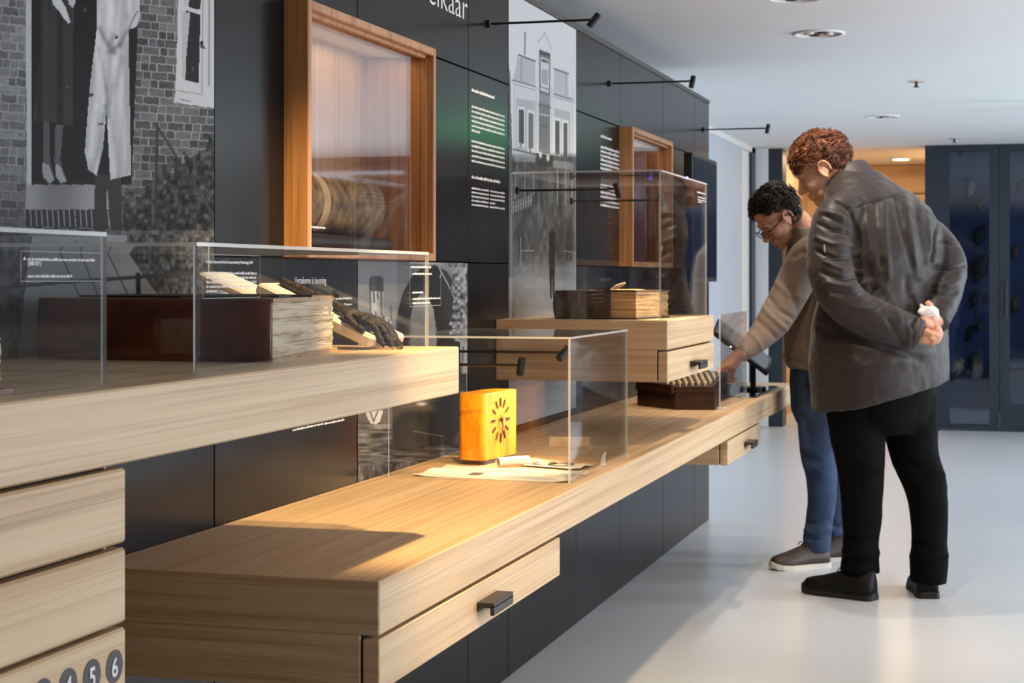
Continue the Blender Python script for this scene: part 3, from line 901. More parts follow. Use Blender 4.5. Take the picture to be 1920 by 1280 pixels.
p.poly([(670,772),(735,762),(735,900),(670,905)], lambda x, y: 80, 0)
p.poly([(735,850),(876,800),(876,920),(735,920)], 74)
tx = p.n(22, 3.2, 16, 4)
tab = (p.PY > 792) & ((p.PX < 735) | (p.PY > 842-.12*(p.PX-735)))
p.L = np.where(tab, 80+80*tx, p.L)
p.L = np.where(p.PY > 872-.05*(p.PX-670), 78+80*p.n(3.4, 16, 17, 4), p.L)
p.poly([(684,772),(718,768),(712,790),(704,796),(694,794)], 176, 1); p.line([(694,772),(700,790),(708,770)], 2.2, 60)
p.poly([(735,760),(860,735),(862,800),(850,830),(738,842)], lambda x, y: 58+6*np.sin(x/20), 1); p.line([(775,808),(830,818)], 1.6, 130); p.blob(790, 757, 14, 5, 150)
p.line([(733,750),(734,800)], 2, 90); p.line([(866,735),(866,790)], 5, 150)
p.L += 4*p.n(2, 2, 18, 2)
p.build('print', t)

# ------------------------------------------------------------------ spot lamps on arms, downlights, sprinklers
def arm_lamp(y, z, label, aim, watts=8, size=70, tilt=None, length=.321, rad=.0068):
    t = thing('arm_spotlight', (XW, y, z), label, 'lamp', 'black spotlights on thin arms along the dark wall')
    xe = XW+length
    MB().tube([(XW, y, z), (XW+.008, y, z)], .012, 20).build('wall_plate', M['black'], t)
    MB().rod((XW+.01, y, z), (xe-.004, y, z), .0036, 12).build('arm', M['black'], t)
    e = Vector((xe, y, z)); d = (Vector(aim)-e).normalized()
    hd = MB(); a = e - d*.02; b_ = e + d*.026
    hd.tube([a, a+d*.002, b_-d*.002, b_, b_-d*.006], [rad*1.25, rad*1.5, rad*1.5, rad*1.4, rad*1.15], 20)
    hd.build('head', M['black'], t, smooth=False)
    MB().tube([b_-d*.0065, b_-d*.003], rad*1.1, 16).build('lens', M['lamp'], t)
    MB().ball(e, .008, 12, 8).build('joint', M['black'], t, smooth=True)
    if watts: spot_light('arm_spotlight_beam', b_+d*.003, aim, watts, WARM, size, .5, .012)
    return t
arm_lamp(4.924, 1.9625, 'black arm spotlight beside the street photograph under the ceiling', (-1.47, 4.84, 1.55), 5, 70)
arm_lamp(6.518, 1.957, 'black arm spotlight above the farther oak niche', (-1.30, 6.35, 1.2), 5, 70)
arm_lamp(8.597, 1.95, 'black arm spotlight at the far end of the dark wall', (-1.30, 8.45, 1.2), 5, 70)
arm_lamp(5.226, 1.489, 'black arm spotlight inside the tall acrylic case over the ragged book', (-1.08, 5.28, 1.15), 44, 80)
arm_lamp(5.917, 1.485, 'black arm spotlight just beyond the tall acrylic case', (-1.15, 6.35, .85), 6, 75)
arm_lamp(4.146, 1.004, 'black arm spotlight pointing straight down beside the orange clock', (-1.23, 4.27, .78), 5, 110)
arm_lamp(4.570, 1.018, 'black tilted arm spotlight at the far end of the clock case', (-1.28, 4.40, .84), 19, 80)

M['chrome'] = plain('bright_reflector', (225,225,225), .18, metal=.8)
def downlight(x, y, label, watts, col=WARMISH, size=100, aim=None):
    t = thing('ceiling_downlight', (x, y, ZC), label, 'lamp', 'round recessed ceiling downlights')
    r = .112; n = 40
    rings = [[(x+rr*math.cos(2*math.pi*j/n), y+rr*math.sin(2*math.pi*j/n), zz_) for j in range(n)] for (rr, zz_) in
             ((r, ZC-.0005), (r, ZC-.006), (r*.86, ZC-.008), (r*.84, ZC-.001))]
    MB().loft(rings, cap=False).build('ring', M['white'], t, smooth=True)
    MB().tube([(x, y, ZC-.0002), (x, y, ZC-.0015)], r*.85, n).build('reflector', M['chrome'], t)
    for k in range(4):
        a = k*math.pi/2+.5
        c = Vector((x+.045*math.cos(a), y+.045*math.sin(a), ZC-.0016))
        MB().tube([c, c-Vector((0,0,.006))], [.026, .02], 16).build('lamp_cup', M['black'] if k % 2 else M['chrome'], t)
    if watts: spot_light('downlight_beam', (x, y, ZC-.02), aim or (x, y, 0), watts, col, size, .6, .03)
    return t
downlight(-.819, 7.648, 'nearer round ceiling downlight above the two visitors', 20)
downlight(-.839, 11.71, 'farther round ceiling downlight beyond the visitors', 20)
downlight(-.796, 6.64, 'round ceiling downlight right above the jacketed visitor', 48, (1.0, .84, .68), 75, (-.62, 6.75, 1.4))
downlight(-.57, 2.68, 'round ceiling downlight over the near end of the bench', 210, (1.0, .70, .32), 62, (-1.1, 3.55, .74))
downlight(-.60, 5.30, 'round ceiling downlight over the short shelf', 55, (1.0, .78, .5), 90, (-1.05, 6.0, .74))
def sprinkler(x, y, label):
    t = thing('fire_sprinkler', (x, y, ZC), label, 'sprinkler')
    MB().tube([(x, y, ZC), (x, y, ZC-.006)], .042, 24).build('escutcheon', M['chrome'], t)
    m = MB(); m.rod((x, y, ZC-.006), (x, y, ZC-.03), .008); m.build('stem', M['handle'], t)
    MB().tube([(x, y, ZC-.03), (x, y, ZC-.034)], .016, 16).build('deflector', M['handle'], t)
sprinkler(-.515, 9.66, 'small ceiling sprinkler between the two downlights')
sprinkler(-.45, 13.7, 'small ceiling sprinkler in front of the far glass doors')
# green sign added out of view so its glow shows in the dark satin wall
t = thing('exit_sign', (.42, 11.0, ZC), 'green lit emergency sign hanging from the ceiling', 'sign')
M['exitgreen'] = emit('green_sign', (30,200,120), 8)
MB().bbox(.25, .61, 11.0, 11.05, ZC-.21, ZC-.03, .004).build('housing', M['white'], t)
MB().box(.265, .595, 10.996, 11.0, ZC-.195, ZC-.045).build('face', M['exitgreen'], t)
MB().box(.246, .2495, 11.002, 11.048, ZC-.19, ZC-.05).build('face', M['exitgreen'], t)
MB().rod((.43, 11.025, ZC-.03), (.43, 11.025, ZC), .006).build('hanger', M['handle'], t)
# monitor on the wall
t = thing('wall_monitor', (XW, 7.9, 1.25), 'black wall monitor with a blue standby light', 'monitor')
M['screen'] = plain('monitor_glass', (14,26,44), .12, coat=.3)
MB().bbox(-1.40, -1.36, 7.60, 8.25, 1.20, 1.768, .004).build('body', M['black'], t)
MB().box(-1.361, -1.3585, 7.62, 8.23, 1.22, 1.75).build('screen', M['screen'], t)
MB().bbox(XW, -1.40, 7.72, 8.1, 1.35, 1.66, .004).build('wall_mount', M['black'], t)
M['led'] = emit('blue_led', (90,110,255), 14)
MB().ball((-1.385, 7.598, 1.655), .006, 10, 8).build('standby_light', M['led'], t)
# ------------------------------------------------------------------ books and exhibits
M['leather'] = plain('brown_leather', (126,62,36), .34, noise=.45, nscale=(14,14,22), bump=.15, bscale=(120,120,120))
M['leather_dark'] = plain('black_leather', (44,34,30), .5, noise=.4, nscale=(30,30,30), bump=.3, bscale=(160,160,160))
M['leather_old'] = plain('worn_leather', (74,56,40), .6, noise=.5, nscale=(26,26,26), bump=.4, bscale=(140,140,140))
M['board'] = plain('worn_board', (196,168,136), .75, noise=.2, nscale=(40,40,40), bump=.2)
def page_mat(name, dark, light, zs=640):
    m, nt, b = new_mat(name)
    g = nt.nodes.new('ShaderNodeNewGeometry')
    mp = nt.nodes.new('ShaderNodeMapping'); mp.inputs['Scale'].default_value = (2.5, 2.5, zs); nt.links.new(g.outputs['Position'], mp.inputs[0])
    n = nt.nodes.new('ShaderNodeTexNoise'); n.inputs['Scale'].default_value = 1; n.inputs['Detail'].default_value = 4; nt.links.new(mp.outputs[0], n.inputs[0])
    mp2 = nt.nodes.new('ShaderNodeMapping'); mp2.inputs['Scale'].default_value = (7, 7, 90); nt.links.new(g.outputs['Position'], mp2.inputs[0])
    n2 = nt.nodes.new('ShaderNodeTexNoise'); n2.inputs['Scale'].default_value = 1; n2.inputs['Detail'].default_value = 3; nt.links.new(mp2.outputs[0], n2.inputs[0])
    ad = nt.nodes.new('ShaderNodeMath'); ad.operation = 'MULTIPLY_ADD'; ad.inputs[1].default_value = .55; nt.links.new(n.outputs[0], ad.inputs[0])
    m2 = nt.nodes.new('ShaderNodeMath'); m2.operation = 'MULTIPLY'; m2.inputs[1].default_value = .45; nt.links.new(n2.outputs[0], m2.inputs[0]); nt.links.new(m2.outputs[0], ad.inputs[2])
    r = nt.nodes.new('ShaderNodeValToRGB'); r.color_ramp.elements[0].position = .36; r.color_ramp.elements[1].position = .52
    r.color_ramp.elements[0].color = (*lin(dark), 1); r.color_ramp.elements[1].color = (*lin(light), 1)
    nt.links.new(ad.outputs[0], r.inputs[0]); nt.links.new(r.outputs[0], b.inputs['Base Color']); b.inputs['Roughness'].default_value = .85
    return m
M['pages'] = page_mat('old_pages', (168,138,104), (236,222,196))
M['pages_y'] = page_mat('yellowed_pages', (120,84,44), (222,190,136), 380)

def resample(poly, step):
    out = []
    for a, b_ in zip(poly, poly[1:]+poly[:1]):
        a, b_ = Vector(a), Vector(b_); n = max(1, int((b_-a).length/step))
        out += [a.lerp(b_, i/n) for i in range(n)]
    return out
def inset(poly, d):
    c = sum((Vector(p) for p in poly), Vector((0,0)))/len(poly)
    return [Vector(p) + (c-Vector(p)).normalized()*d for p in poly]
def old_book(name, corners, z0, h, mats, label, spine=3, seed=1, layers=26, wob=.004, board=.006, over=.004, jag=.0015, boards=(1, 1), spine_t=.006, group=None):
    """corners: footprint (x, y), counter-clockwise from above; spine: index of the edge with the leather back"""
    pg, lea, brd = mats
    rnd = random.Random(seed)
    c = sum((Vector(p) for p in corners), Vector((0,0)))/4
    t = thing(name, (c.x, c.y, z0), label, 'book', group)
    base = resample(inset(corners, .006), .012)
    rings = []
    zb, zt = z0+board, z0+h-board
    for k in range(layers+1):
        f_ = k/layers; off = rnd.uniform(-jag, jag)
        ring = []
        for i, q in enumerate(base):
            dirv = (q-c).normalized()
            arr = np.array([[q.x*28+seed, q.y*28, f_*2.2]])
            w1 = float(vnoise(arr, seed)[0])*wob
            zz_ = zb+(zt-zb)*f_ + (w1*.9 if 0 < k < layers else 0)
            p = q + dirv*(off + .0018*float(vnoise(np.array([[q.x*60, q.y*60, k*.7]]), seed+3)[0]))
            ring.append((p.x, p.y, zz_))
        rings.append(ring)
    MB().loft(rings).build('page_block', pg, t)
    for kk, (za, zc) in enumerate(((z0, z0+board), (z0+h-board, z0+h))):
        if not boards[kk]: continue
        out = resample([Vector(p)+(Vector(p)-c).normalized()*over for p in corners], .015)
        out = [q + (q-c).normalized()*rnd.uniform(-.002, .0012) for q in out]
        MB().prism([(q.x, q.y) for q in out], 2, za, zc).build('cover_board', brd, t)
    a, b_ = Vector(corners[spine]), Vector(corners[(spine+1) % 4])
    e = (b_-a); n = Vector((e.y, -e.x)).normalized(); e.normalize()
    sp = []
    N = 14
    for i in range(N+1):
        q = a.lerp(b_, i/N)
        prof = []
        for j in range(13):
            s_ = j/12; bulge = math.sin(math.pi*s_)*.007
            zz_ = z0 + .0005 + s_*(h-.001)
            p = q + n*(bulge+over+.0015)
            prof.append((p.x, p.y, zz_))
        for j in range(12, -1, -1):
            s_ = j/12
            p = q + n*(-.001)
            prof.append((p.x, p.y, z0+.0005+s_*(h-.001)))
        sp.append(prof)
    MB().loft(sp).build('spine', lea, t, smooth=True)
    return t, c
# the big ledger
led, lc = old_book('ledger_book', [(-1.050,2.380), (-1.118,2.80), (-1.440,2.80), (-1.440,2.392)], Z_SH1, .094,
         (M['pages'], M['leather'], M['board']), 'huge brown leather ledger with wavy page edges in the low case', spine=3, seed=4, layers=34, wob=.007, boards=(1, 1))
m = MB()
rnd = random.Random(8)
# dark torn leather left on the upper cover
out = []
for i in range(60):
    a = 2*math.pi*i/60
    out.append((-1.26+.175*math.cos(a)*(1+.10*rnd.uniform(-1,1)), 2.55+.155*math.sin(a)*(1+.1*rnd.uniform(-1,1))))
m.prism(out, 2, Z_SH1+.0935, Z_SH1+.0975); m.build('torn_cover', M['leather_dark'], led)
m = MB(); m.tube([(-1.10, 2.76, Z_SH1+.094), (-1.115, 2.79, Z_SH1+.099), (-1.12, 2.805, Z_SH1+.093)], [.004, .005, .003], 8); m.build('torn_corner', M['leather_dark'], led)
old_book('page_bound_book', [(-1.042,1.30), (-1.042,1.66), (-1.30,1.66), (-1.30,1.30)], Z_SH1, .066,
         (M['pages'], M['leather'], M['leather']), 'bound book with pale page edge cut off at the photo edge', spine=2, seed=7, layers=22, boards=(1, 0), over=.007)
# thick ragged book in the tall case
bk, bc = old_book('ragged_book', [(-1.082,5.108), (-1.045,5.43), (-1.30,5.46), (-1.328,5.108)], Z_SH1, .086,
         (M['pages_y'], M['leather_old'], M['leather_old']), 'thick ragged old book with yellow pages in the tall case', spine=2, seed=9, layers=26, wob=.006, board=.005, over=.003, jag=.0026, boards=(1, 1))
m = MB()
ring = []
for i in range(13):
    f_ = i/12
    x = -1.325+.165*f_
    ring.append([(x, 5.100-.002, Z_SH1+.006), (x, 5.100, Z_SH1+.084-.012*f_*math.sin(5*f_)), (x, 5.108, Z_SH1+.084-.012*f_), (x, 5.108, Z_SH1+.006)])
m.loft(ring); m.build('leather_flap', M['leather_old'], bk)
m = MB(); m.tube([(-1.18, 5.2, Z_SH1+.084), (-1.165, 5.21, Z_SH1+.097), (-1.14, 5.22, Z_SH1+.108)], [.006, .007, .003], 8); m.build('curled_flap', M['leather_dark'], bk)
m = MB(); m.box(-1.19, -1.09, 5.115, 5.26, Z_SH1+.086, Z_SH1+.089); m.build('loose_leaf', M['pages_y'], bk)
# books in the large niche
M['mottled'] = plain('mottled_spine', (128,100,66), .6, noise=.75, nscale=(30,30,30), bump=.4, bscale=(90,90,90))
zf = ZN0+.0205
def niche_book(name, y0, y1, x0, x1, z0, z1, mat, label, bulge, bands=0):
    t = thing(name, ((x0+x1)/2, (y0+y1)/2, z0), label, 'book')
    rings = []
    n = 15
    for yy, sc in ((y0, .93), (y0+.012, 1), (y1-.018, 1), (y1-.006, .96), (y1, .88)):
        r = []
        for j in range(n):
            a = math.pi*(j/(n-1)-.5); zc = (z0+z1)/2; hh = (z1-z0)/2
            r.append((x1-bulge + bulge*math.cos(a)*sc, yy, zc+hh*math.sin(a)*(sc if abs(math.sin(a)) > .9 else 1)))
        r += [(x0, yy, z1), (x0, yy, z0)]
        rings.append(r)
    MB().loft(rings).build('spine', mat, t, smooth=True)
    MB().box(x0, x1-bulge, y1-.001, y1+.004, z0+.006, z1-.006).build('page_block', M['pages_y'], t)
    for k in range(bands):
        yb = y0+(y1-y0)*(.30+.22*k)
        rr = []
        for dy, ex in ((0, .0005), (.01, .004), (.03, .004), (.04, .0005)):
            rr.append([(x1-bulge+(bulge+ex)*math.cos(math.pi*(j/14-.5)), yb+dy, (z0+z1)/2+((z1-z0)/2)*math.sin(math.pi*(j/14-.5))*.99) for j in range(15)])
        MB().loft(rr, cap=False, closed=False).build('raised_band', M['board'], t, smooth=True)
    return t
niche_book('closed_book', 3.52, 4.13, -1.615, -1.49, zf, zf+.037, M['leather_dark'], 'thin dark book lying under the worn folio in the niche', .02)
niche_book('worn_folio', 3.50, 4.085, -1.615, -1.495, zf+.0375, zf+.178, M['mottled'], 'thick worn folio with mottled rounded spine in the oak niche', .055, 1)
glassn = [o for o in bpy.data.objects if o.name.startswith('glass_pane')][0]
glass_words(glassn, [(583, 427, 610, 4)], -1.466, 21)

# white sloping stands and the withered hand
M['plinth'] = plain('white_plinth', (236,232,228), .45)
def slope_stand(name, low, up_len, width, ang, yaw, thick, label):
    t = thing(name, low, label, 'stand')
    m = MB(); m.bbox(-up_len, 0, -width/2, width/2, 0, thick, .005)
    Mx = Matrix.Translation(low) @ Matrix.Rotation(yaw, 4, 'Z') @ Matrix.Rotation(ang, 4, 'Y')
    m.xform(Mx); m.build('sloping_board', M['plinth'], t, smooth=False)
    m2 = MB(); h = math.sin(ang)*up_len*.82
    m2.prism([(-up_len*.8, 0), (-up_len*.86, 0), (-up_len*.82, h)], 1, -width*.4, width*.4)
    m2.xform(Matrix.Translation(low) @ Matrix.Rotation(yaw, 4, 'Z')); m2.build('prop', M['plinth'], t)
    return Mx
slope_stand('sloping_stand', Vector((-1.305, 2.93, 1.172)), .125, .10, math.radians(21), math.radians(-6), .016, 'white sloping stand behind the big ledger')
MB().bbox(-1.40, -1.325, 2.90, 2.965, Z_SH1, 1.186, .003).build('support_block', M['plinth'], bpy.data.objects['sloping_stand'])
Mx = slope_stand('sloping_stand', Vector((-1.058, 2.885, Z_SH1+.003)), .25, .125, math.radians(22), math.radians(-8), .022, 'white sloping stand under the withered hand')
M['mummy'] = plain('blackened_bone', (44,33,26), .5, noise=.4, nscale=(60,60,60), bump=.6, bscale=(220,220,220))
t = thing('withered_hand', Mx @ Vector((-.1, 0, .03)), 'blackened withered forearm and hand on the white sloping stand', 'relic')
m = MB()
def L_(x, y, z): return Mx @ Vector((x, y, z))
m.tube([L_(-.235,-.01,.030), L_(-.19,-.012,.031), L_(-.13,-.014,.033), L_(-.095,-.016,.033)], [.008, .009, .0095, .0085], 12)
m.tube([L_(-.22,.008,.028), L_(-.16,.006,.030), L_(-.10,-.004,.032)], [.005, .006, .006], 8)
m.tube([L_(-.105,-.016,.033), L_(-.075,-.018,.034), L_(-.045,-.018,.031)], [.010, .019, .017], 12, flat=.5)
for k, (dy, l, r) in enumerate(((-.046, .05, .0055), (-.03, .062, .0062), (-.014, .068, .0064), (.002, .06, .006), (-.056, .03, .006))):
    b0 = (-.06, -.018+(dy+.018)*.6, .035)
    fan = dy+.004
    pts = [b0, (-.035, fan-.003, .037), (-.035+l*.45, fan, .034), (-.035+l*.8, fan+.002, .016), (-.035+l, fan+.003, .011)]
    if k == 4: pts = [(-.085, -.035, .034), (-.06, -.056, .031), (-.04, -.062, .027), (-.02, -.060, .024)]
    rr = [r*1.2, r*1.35, r*.95, r*1.15, r*.7][:len(pts)]
    fine = []; fr_ = []
    for i in range(len(pts)-1):
        for q in range(4):
            f_ = q/4; fine.append(L_(*[pts[i][c]*(1-f_)+pts[i+1][c]*f_ for c in range(3)])); fr_.append((rr[i]*(1-f_)+rr[i+1]*f_)*(1+.14*math.sin(i*9+q*2.6+k)))
    fine.append(L_(*pts[-1])); fr_.append(rr[-1])
    m.tube(fine, fr_, 9)
me = remeshed(m, .0016, 2)
a = get_v(me); nn = get_n(me); set_v(me, a + nn*(fbm(a*190, 3, 5)*.0022)[:,None])
mesh_obj('hand', me, M['mummy'], t)

# ------------------------------------------------------------------ orange clock
t = thing('mantel_clock', (-1.33, 4.41, Z_B1), 'orange wooden mantel clock with dark baton hour marks', 'clock')
e1 = Vector((.133, .991, 0)).normalized(); e2 = Vector((.991, -.133, 0)).normalized()
c0 = Vector((-1.308, 4.293, Z_B1)); CW, CDp, CHt = .216, .074, .184
def ck(u, v, z): return c0 + e1*u - e2*v + Vector((0, 0, z))
def rrect(w_, d_, r, n=8):
    pts = []
    for (cx, cy, a0) in ((r, r, math.pi), (w_-r, r, -math.pi/2), (w_-r, d_-r, 0), (r, d_-r, math.pi/2)):
        for i in range(n+1):
            a = a0 + i*math.pi/2/n
            pts.append((cx+r*math.cos(a), cy+r*math.sin(a)))
    return pts
M['clockwood'] = wood('orange_lacquer', (214,124,12), (238,152,18), (248,174,30), (30, 30, 8), .22)
rr = rrect(CW, CDp, .016)
rings = []
for (z, s_) in ((.012, 0), (.0135, .0015), (CHt-.003, .0015), (CHt-.0008, 0), (CHt, -.002)):
    ring = []
    for (u, v) in rr:
        cu, cv = u-CW/2, v-CDp/2; l = math.hypot(cu, cv)
        ring.append(ck(CW/2+cu*(1+s_/l), CDp/2+cv*(1+s_/l), z))
    rings.append(ring)
MB().loft(rings).build('case', M['clockwood'], t, smooth=False)
m = MB(); m.loft([[ck(CW/2+(u-CW/2)*.9, CDp/2+(v-CDp/2)*.86, z) for (u, v) in rr] for z in (0, .0125)]); m.build('plinth', M['leather_dark'], t)
M['tick'] = plain('dark_hour_mark', (66,42,12), .35, metal=.4)
cu_, cz_ = CW*.47, CHt*.60
for k in range(12):
    a = math.radians(30*k); R1, R2 = .035, .058
    d = e1*math.sin(a) + UP*math.cos(a); n = e1*math.cos(a) - UP*math.sin(a)
    cc = ck(cu_, -.0016, cz_)
    w_ = .0022 if k % 3 else .003
    vs = []
    for (rr_, sg) in ((R1, -1), (R1, 1), (R2, 1), (R2, -1)):
        vs.append(cc + d*rr_ + n*(w_*sg))
    m = MB(); m.add([v for v in vs] + [v+e2*.0016 for v in vs], [(3,2,1,0),(4,5,6,7),(0,1,5,4),(1,2,6,5),(2,3,7,6),(3,0,4,7)])
    m.build('hour_mark', M['tick'], t)
for (ang, l, w_, off) in ((166, .036, .003, .003), (152, .052, .0022, .004), (186, .05, .0012, .005)):
    a = math.radians(ang); d = e1*math.sin(a) + UP*math.cos(a); n = e1*math.cos(a) - UP*math.sin(a)
    cc = ck(cu_, -.0016-off, cz_)
    vs = [cc-d*.012-n*w_*.6, cc-d*.012+n*w_*.6, cc+d*l+n*w_*.4, cc+d*l-n*w_*.4]
    m = MB(); m.add(vs + [v+e2*.0007 for v in vs], [(3,2,1,0),(4,5,6,7),(0,1,5,4),(1,2,6,5),(2,3,7,6),(3,0,4,7)])
    m.build('clock_hand', M['black'], t)
m = MB(); m.tube([ck(cu_, -.001, cz_), ck(cu_, -.008, cz_)], .005, 14); m.build('hand_hub', M['tick'], t)

# papers round the clock
M['paper'] = plain('white_paper', (232,228,218), .7, noise=.04, nscale=(30,30,30))
M['ink'] = plain('printed_ink', (56,54,54), .7)
M['inkpale'] = plain('pale_print', (168,172,180), .7)
def sheet(name, corners, z, label, seed=1, curl=.004, cat='paper', mat=None, group=None):
    cs = [Vector((x, y, 0)) for x, y in corners]
    c = sum(cs, Vector())/4
    t = thing(name, (c.x, c.y, z), label, cat, group)
    rows_ = []
    N = 12
    for th in (0.0004, .0012):
        for i in range(N+1):
            for j in range(N+1):
                p = cs[0].lerp(cs[1], i/N).lerp(cs[3].lerp(cs[2], i/N), j/N)
                ed = max(0, abs(i/N-.5)*2-.7)/.3
                zz_ = z+th+curl*(ed**2)*(.5+.5*math.sin(j*.9+seed)) 
                rows_.append((p.x, p.y, zz_))
    m = MB(); n1 = N+1; fs = []
    for q in (0, n1*n1):
        for i in range(N):
            for j in range(N):
                b_ = q+i*n1+j
                f_ = (b_, b_+1, b_+n1+1, b_+n1)
                fs.append(f_)
    for i in range(N):
        for (a_, b_) in ((i*n1, (i+1)*n1), (i*n1+N, (i+1)*n1+N), (i, i+1), (N*n1+i, N*n1+i+1)):
            fs.append((a_, b_, b_+n1*n1, a_+n1*n1))
    m.add(rows_, fs); o = m.build('page', mat or M['paper'], t, smooth=False)
    return t, cs, o
def patch(parent, cs, u0, u1, v0, v1, z, mat, name='print'):
    vs = []
    for (u, v) in ((u0, v0), (u1, v0), (u1, v1), (u0, v1)):
        p = cs[0].lerp(cs[1], u).lerp(cs[3].lerp(cs[2], u), v); vs.append((p.x, p.y, z))
    MB().add(vs, [(0,1,2,3)]).build(name, mat, parent, fix=False)
t, cs, o = sheet('printed_document', [(-1.406, 4.018), (-1.008, 3.984), (-1.012, 4.226), (-1.395, 4.258)], Z_B1, 'large printed sheet lying flat at the front of the clock case', 2, .006)
patch(o, cs, .30, .38, .28, .5, Z_B1+.0022, M['ink'])
for k in range(7): patch(o, cs, .12+.0*k, .80-.05*(k % 3), .56+.055*k, .575+.055*k, Z_B1+.0022, M['inkpale'])
for k in range(4): patch(o, cs, .55, .9-.06*k, .18+.07*k, .195+.07*k, Z_B1+.0022, M['inkpale'])
t, cs, o = sheet('leaflet', [(-1.21, 4.30), (-1.05, 4.24), (-1.03, 4.36), (-1.19, 4.40)], Z_B1+.004, 'pale leaflet with bold black print beside the scroll', 3, .004)
for k, u in enumerate((.25, .55)):
    c = cs[0].lerp(cs[1], u).lerp(cs[3].lerp(cs[2], u), .5); n = 24
    m = MB(); m.loft([[(c.x+r*math.cos(2*math.pi*j/n), c.y+r*1.2*math.sin(2*math.pi*j/n), Z_B1+.0075) for j in range(n)] for r in (.02, .033)], cap=False)
    m.build('print', M['ink'], o, fix=False)
t = thing('paper_scroll', (-1.235, 4.30, Z_B1), 'small rolled white paper scroll in front of the orange clock', 'scroll')
m = MB(); A_, B_ = Vector((-1.262, 4.262, Z_B1+.0135)), Vector((-1.200, 4.330, Z_B1+.0135))
d = (B_-A_).normalized(); sd = Vector((-d.y, d.x, 0)); ringsA = []
prof = []
for i in range(40):
    a = 2*math.pi*1.6*i/39; r = .0128-.0028*i/39
    prof.append((r*math.cos(a), r*math.sin(a)))
prof2 = [(x*.93, y*.93) for x, y in reversed(prof)]
m.loft([[A_*(1-q)+B_*q + sd*x + UP*y for (x, y) in prof+prof2] for q in (0, 1)]); m.build('roll', M['paper'], t, smooth=False)
t, cs, o = sheet('folded_card', [(-1.26, 4.73), (-1.15, 4.76), (-1.165, 4.85), (-1.275, 4.82)], Z_B1, 'folded cream card lying beyond the clock case', 5, 0, mat=M['board'])
m = MB(); m.add([(-1.275, 4.82, Z_B1+.002), (-1.165, 4.85, Z_B1+.002), (-1.168, 4.86, Z_B1+.028), (-1.278, 4.83, Z_B1+.028), (-1.275, 4.822, Z_B1+.002), (-1.165, 4.852, Z_B1+.002), (-1.168, 4.862, Z_B1+.028), (-1.278, 4.832, Z_B1+.028)],
      [(0,1,2,3),(7,6,5,4),(0,4,5,1),(1,5,6,2),(2,6,7,3),(3,7,4,0)]); m.build('raised_flap', M['board'], t)
t = thing('paper_strip', (-1.022, 4.39, Z_B1), 'narrow white paper strip standing on edge in the clock case', 'paper')
rg = []
for i in range(9):
    f_ = i/8; rg.append([(-1.024+.010*f_, 4.385+.012*f_*f_, Z_B1), (-1.024+.010*f_, 4.385+.012*f_*f_+.001, Z_B1), (-1.022+.008*f_+.002, 4.386+.012*f_*f_, Z_B1+.012+.022*f_), (-1.023+.008*f_, 4.385+.012*f_*f_, Z_B1+.012+.022*f_)])
MB().loft(rg).build('strip', M['paper'], t)

# ------------------------------------------------------------------ calculating machine with keys
t = thing('calculating_machine', (-1.18, 6.55, Z_B1), 'antique dark wooden calculating machine with rows of cream keys', 'machine')
M['walnut'] = wood('dark_walnut', (34,18,12), (50,27,18), (64,36,24), (10, 10, 40), .35)
M['keycream'] = plain('cream_key', (232,214,170), .35)
foot = [(-1.191, 6.304), (-1.055, 6.335), (-1.055, 6.70), (-1.30, 6.76), (-1.369, 6.474)]
m = MB(); m.prism(foot, 2, Z_B1, Z_B1+.064); m.build('base', M['walnut'], t)
cx = sum(p[0] for p in foot)/5; cy = sum(p[1] for p in foot)/5
m = MB(); m.prism([(cx+(x-cx)*1.03, cy+(y-cy)*1.03) for x, y in foot], 2, Z_B1+.064, Z_B1+.072); m.build('moulding', M['walnut'], t)
m = MB()
top = [(cx+(x-cx)*.95, cy+(y-cy)*.95) for x, y in foot]
def zdeck(x, y): return Z_B1+.082+.10*(y-6.32)
vs = [(x, y, Z_B1+.072) for x, y in top] + [(x, y, zdeck(x, y)) for x, y in top]
m.add(vs, [(4,3,2,1,0),(5,6,7,8,9)]+[(i, (i+1)%5, (i+1)%5+5, i+5) for i in range(5)]); m.build('deck', M['walnut'], t)
sd_ = MB(); sd_.prism([(-1.375, 6.470), (-1.363, 6.462), (-1.195, 6.300), (-1.205, 6.296)][::-1], 2, Z_B1+.06, Z_B1+.09); sd_.build('side_cheek', M['walnut'], t)
key = None
for r_ in range(6):
    for c_ in range(8):
        x = -1.228+c_*.0225+(.011 if r_ % 2 else 0); y = 6.342+r_*.046+c_*.004
        if x > -1.075: continue
        if c_ == 0 and r_ > 4: continue
        z = zdeck(x, y)
        if key is None:
            m = MB(); m.tube([(x, y, z-.002), (x, y, z+.009), (x, y, z+.010), (x, y, z+.014), (x, y, z+.0145)], [.0025, .0025, .0066, .0068, .005], 12)
            key = m.build('key', M['keycream'], t); k0 = Vector((x, y, z))
        else:
            k2 = key.copy(); COL.objects.link(k2); k2.location = Vector((x, y, z))-k0
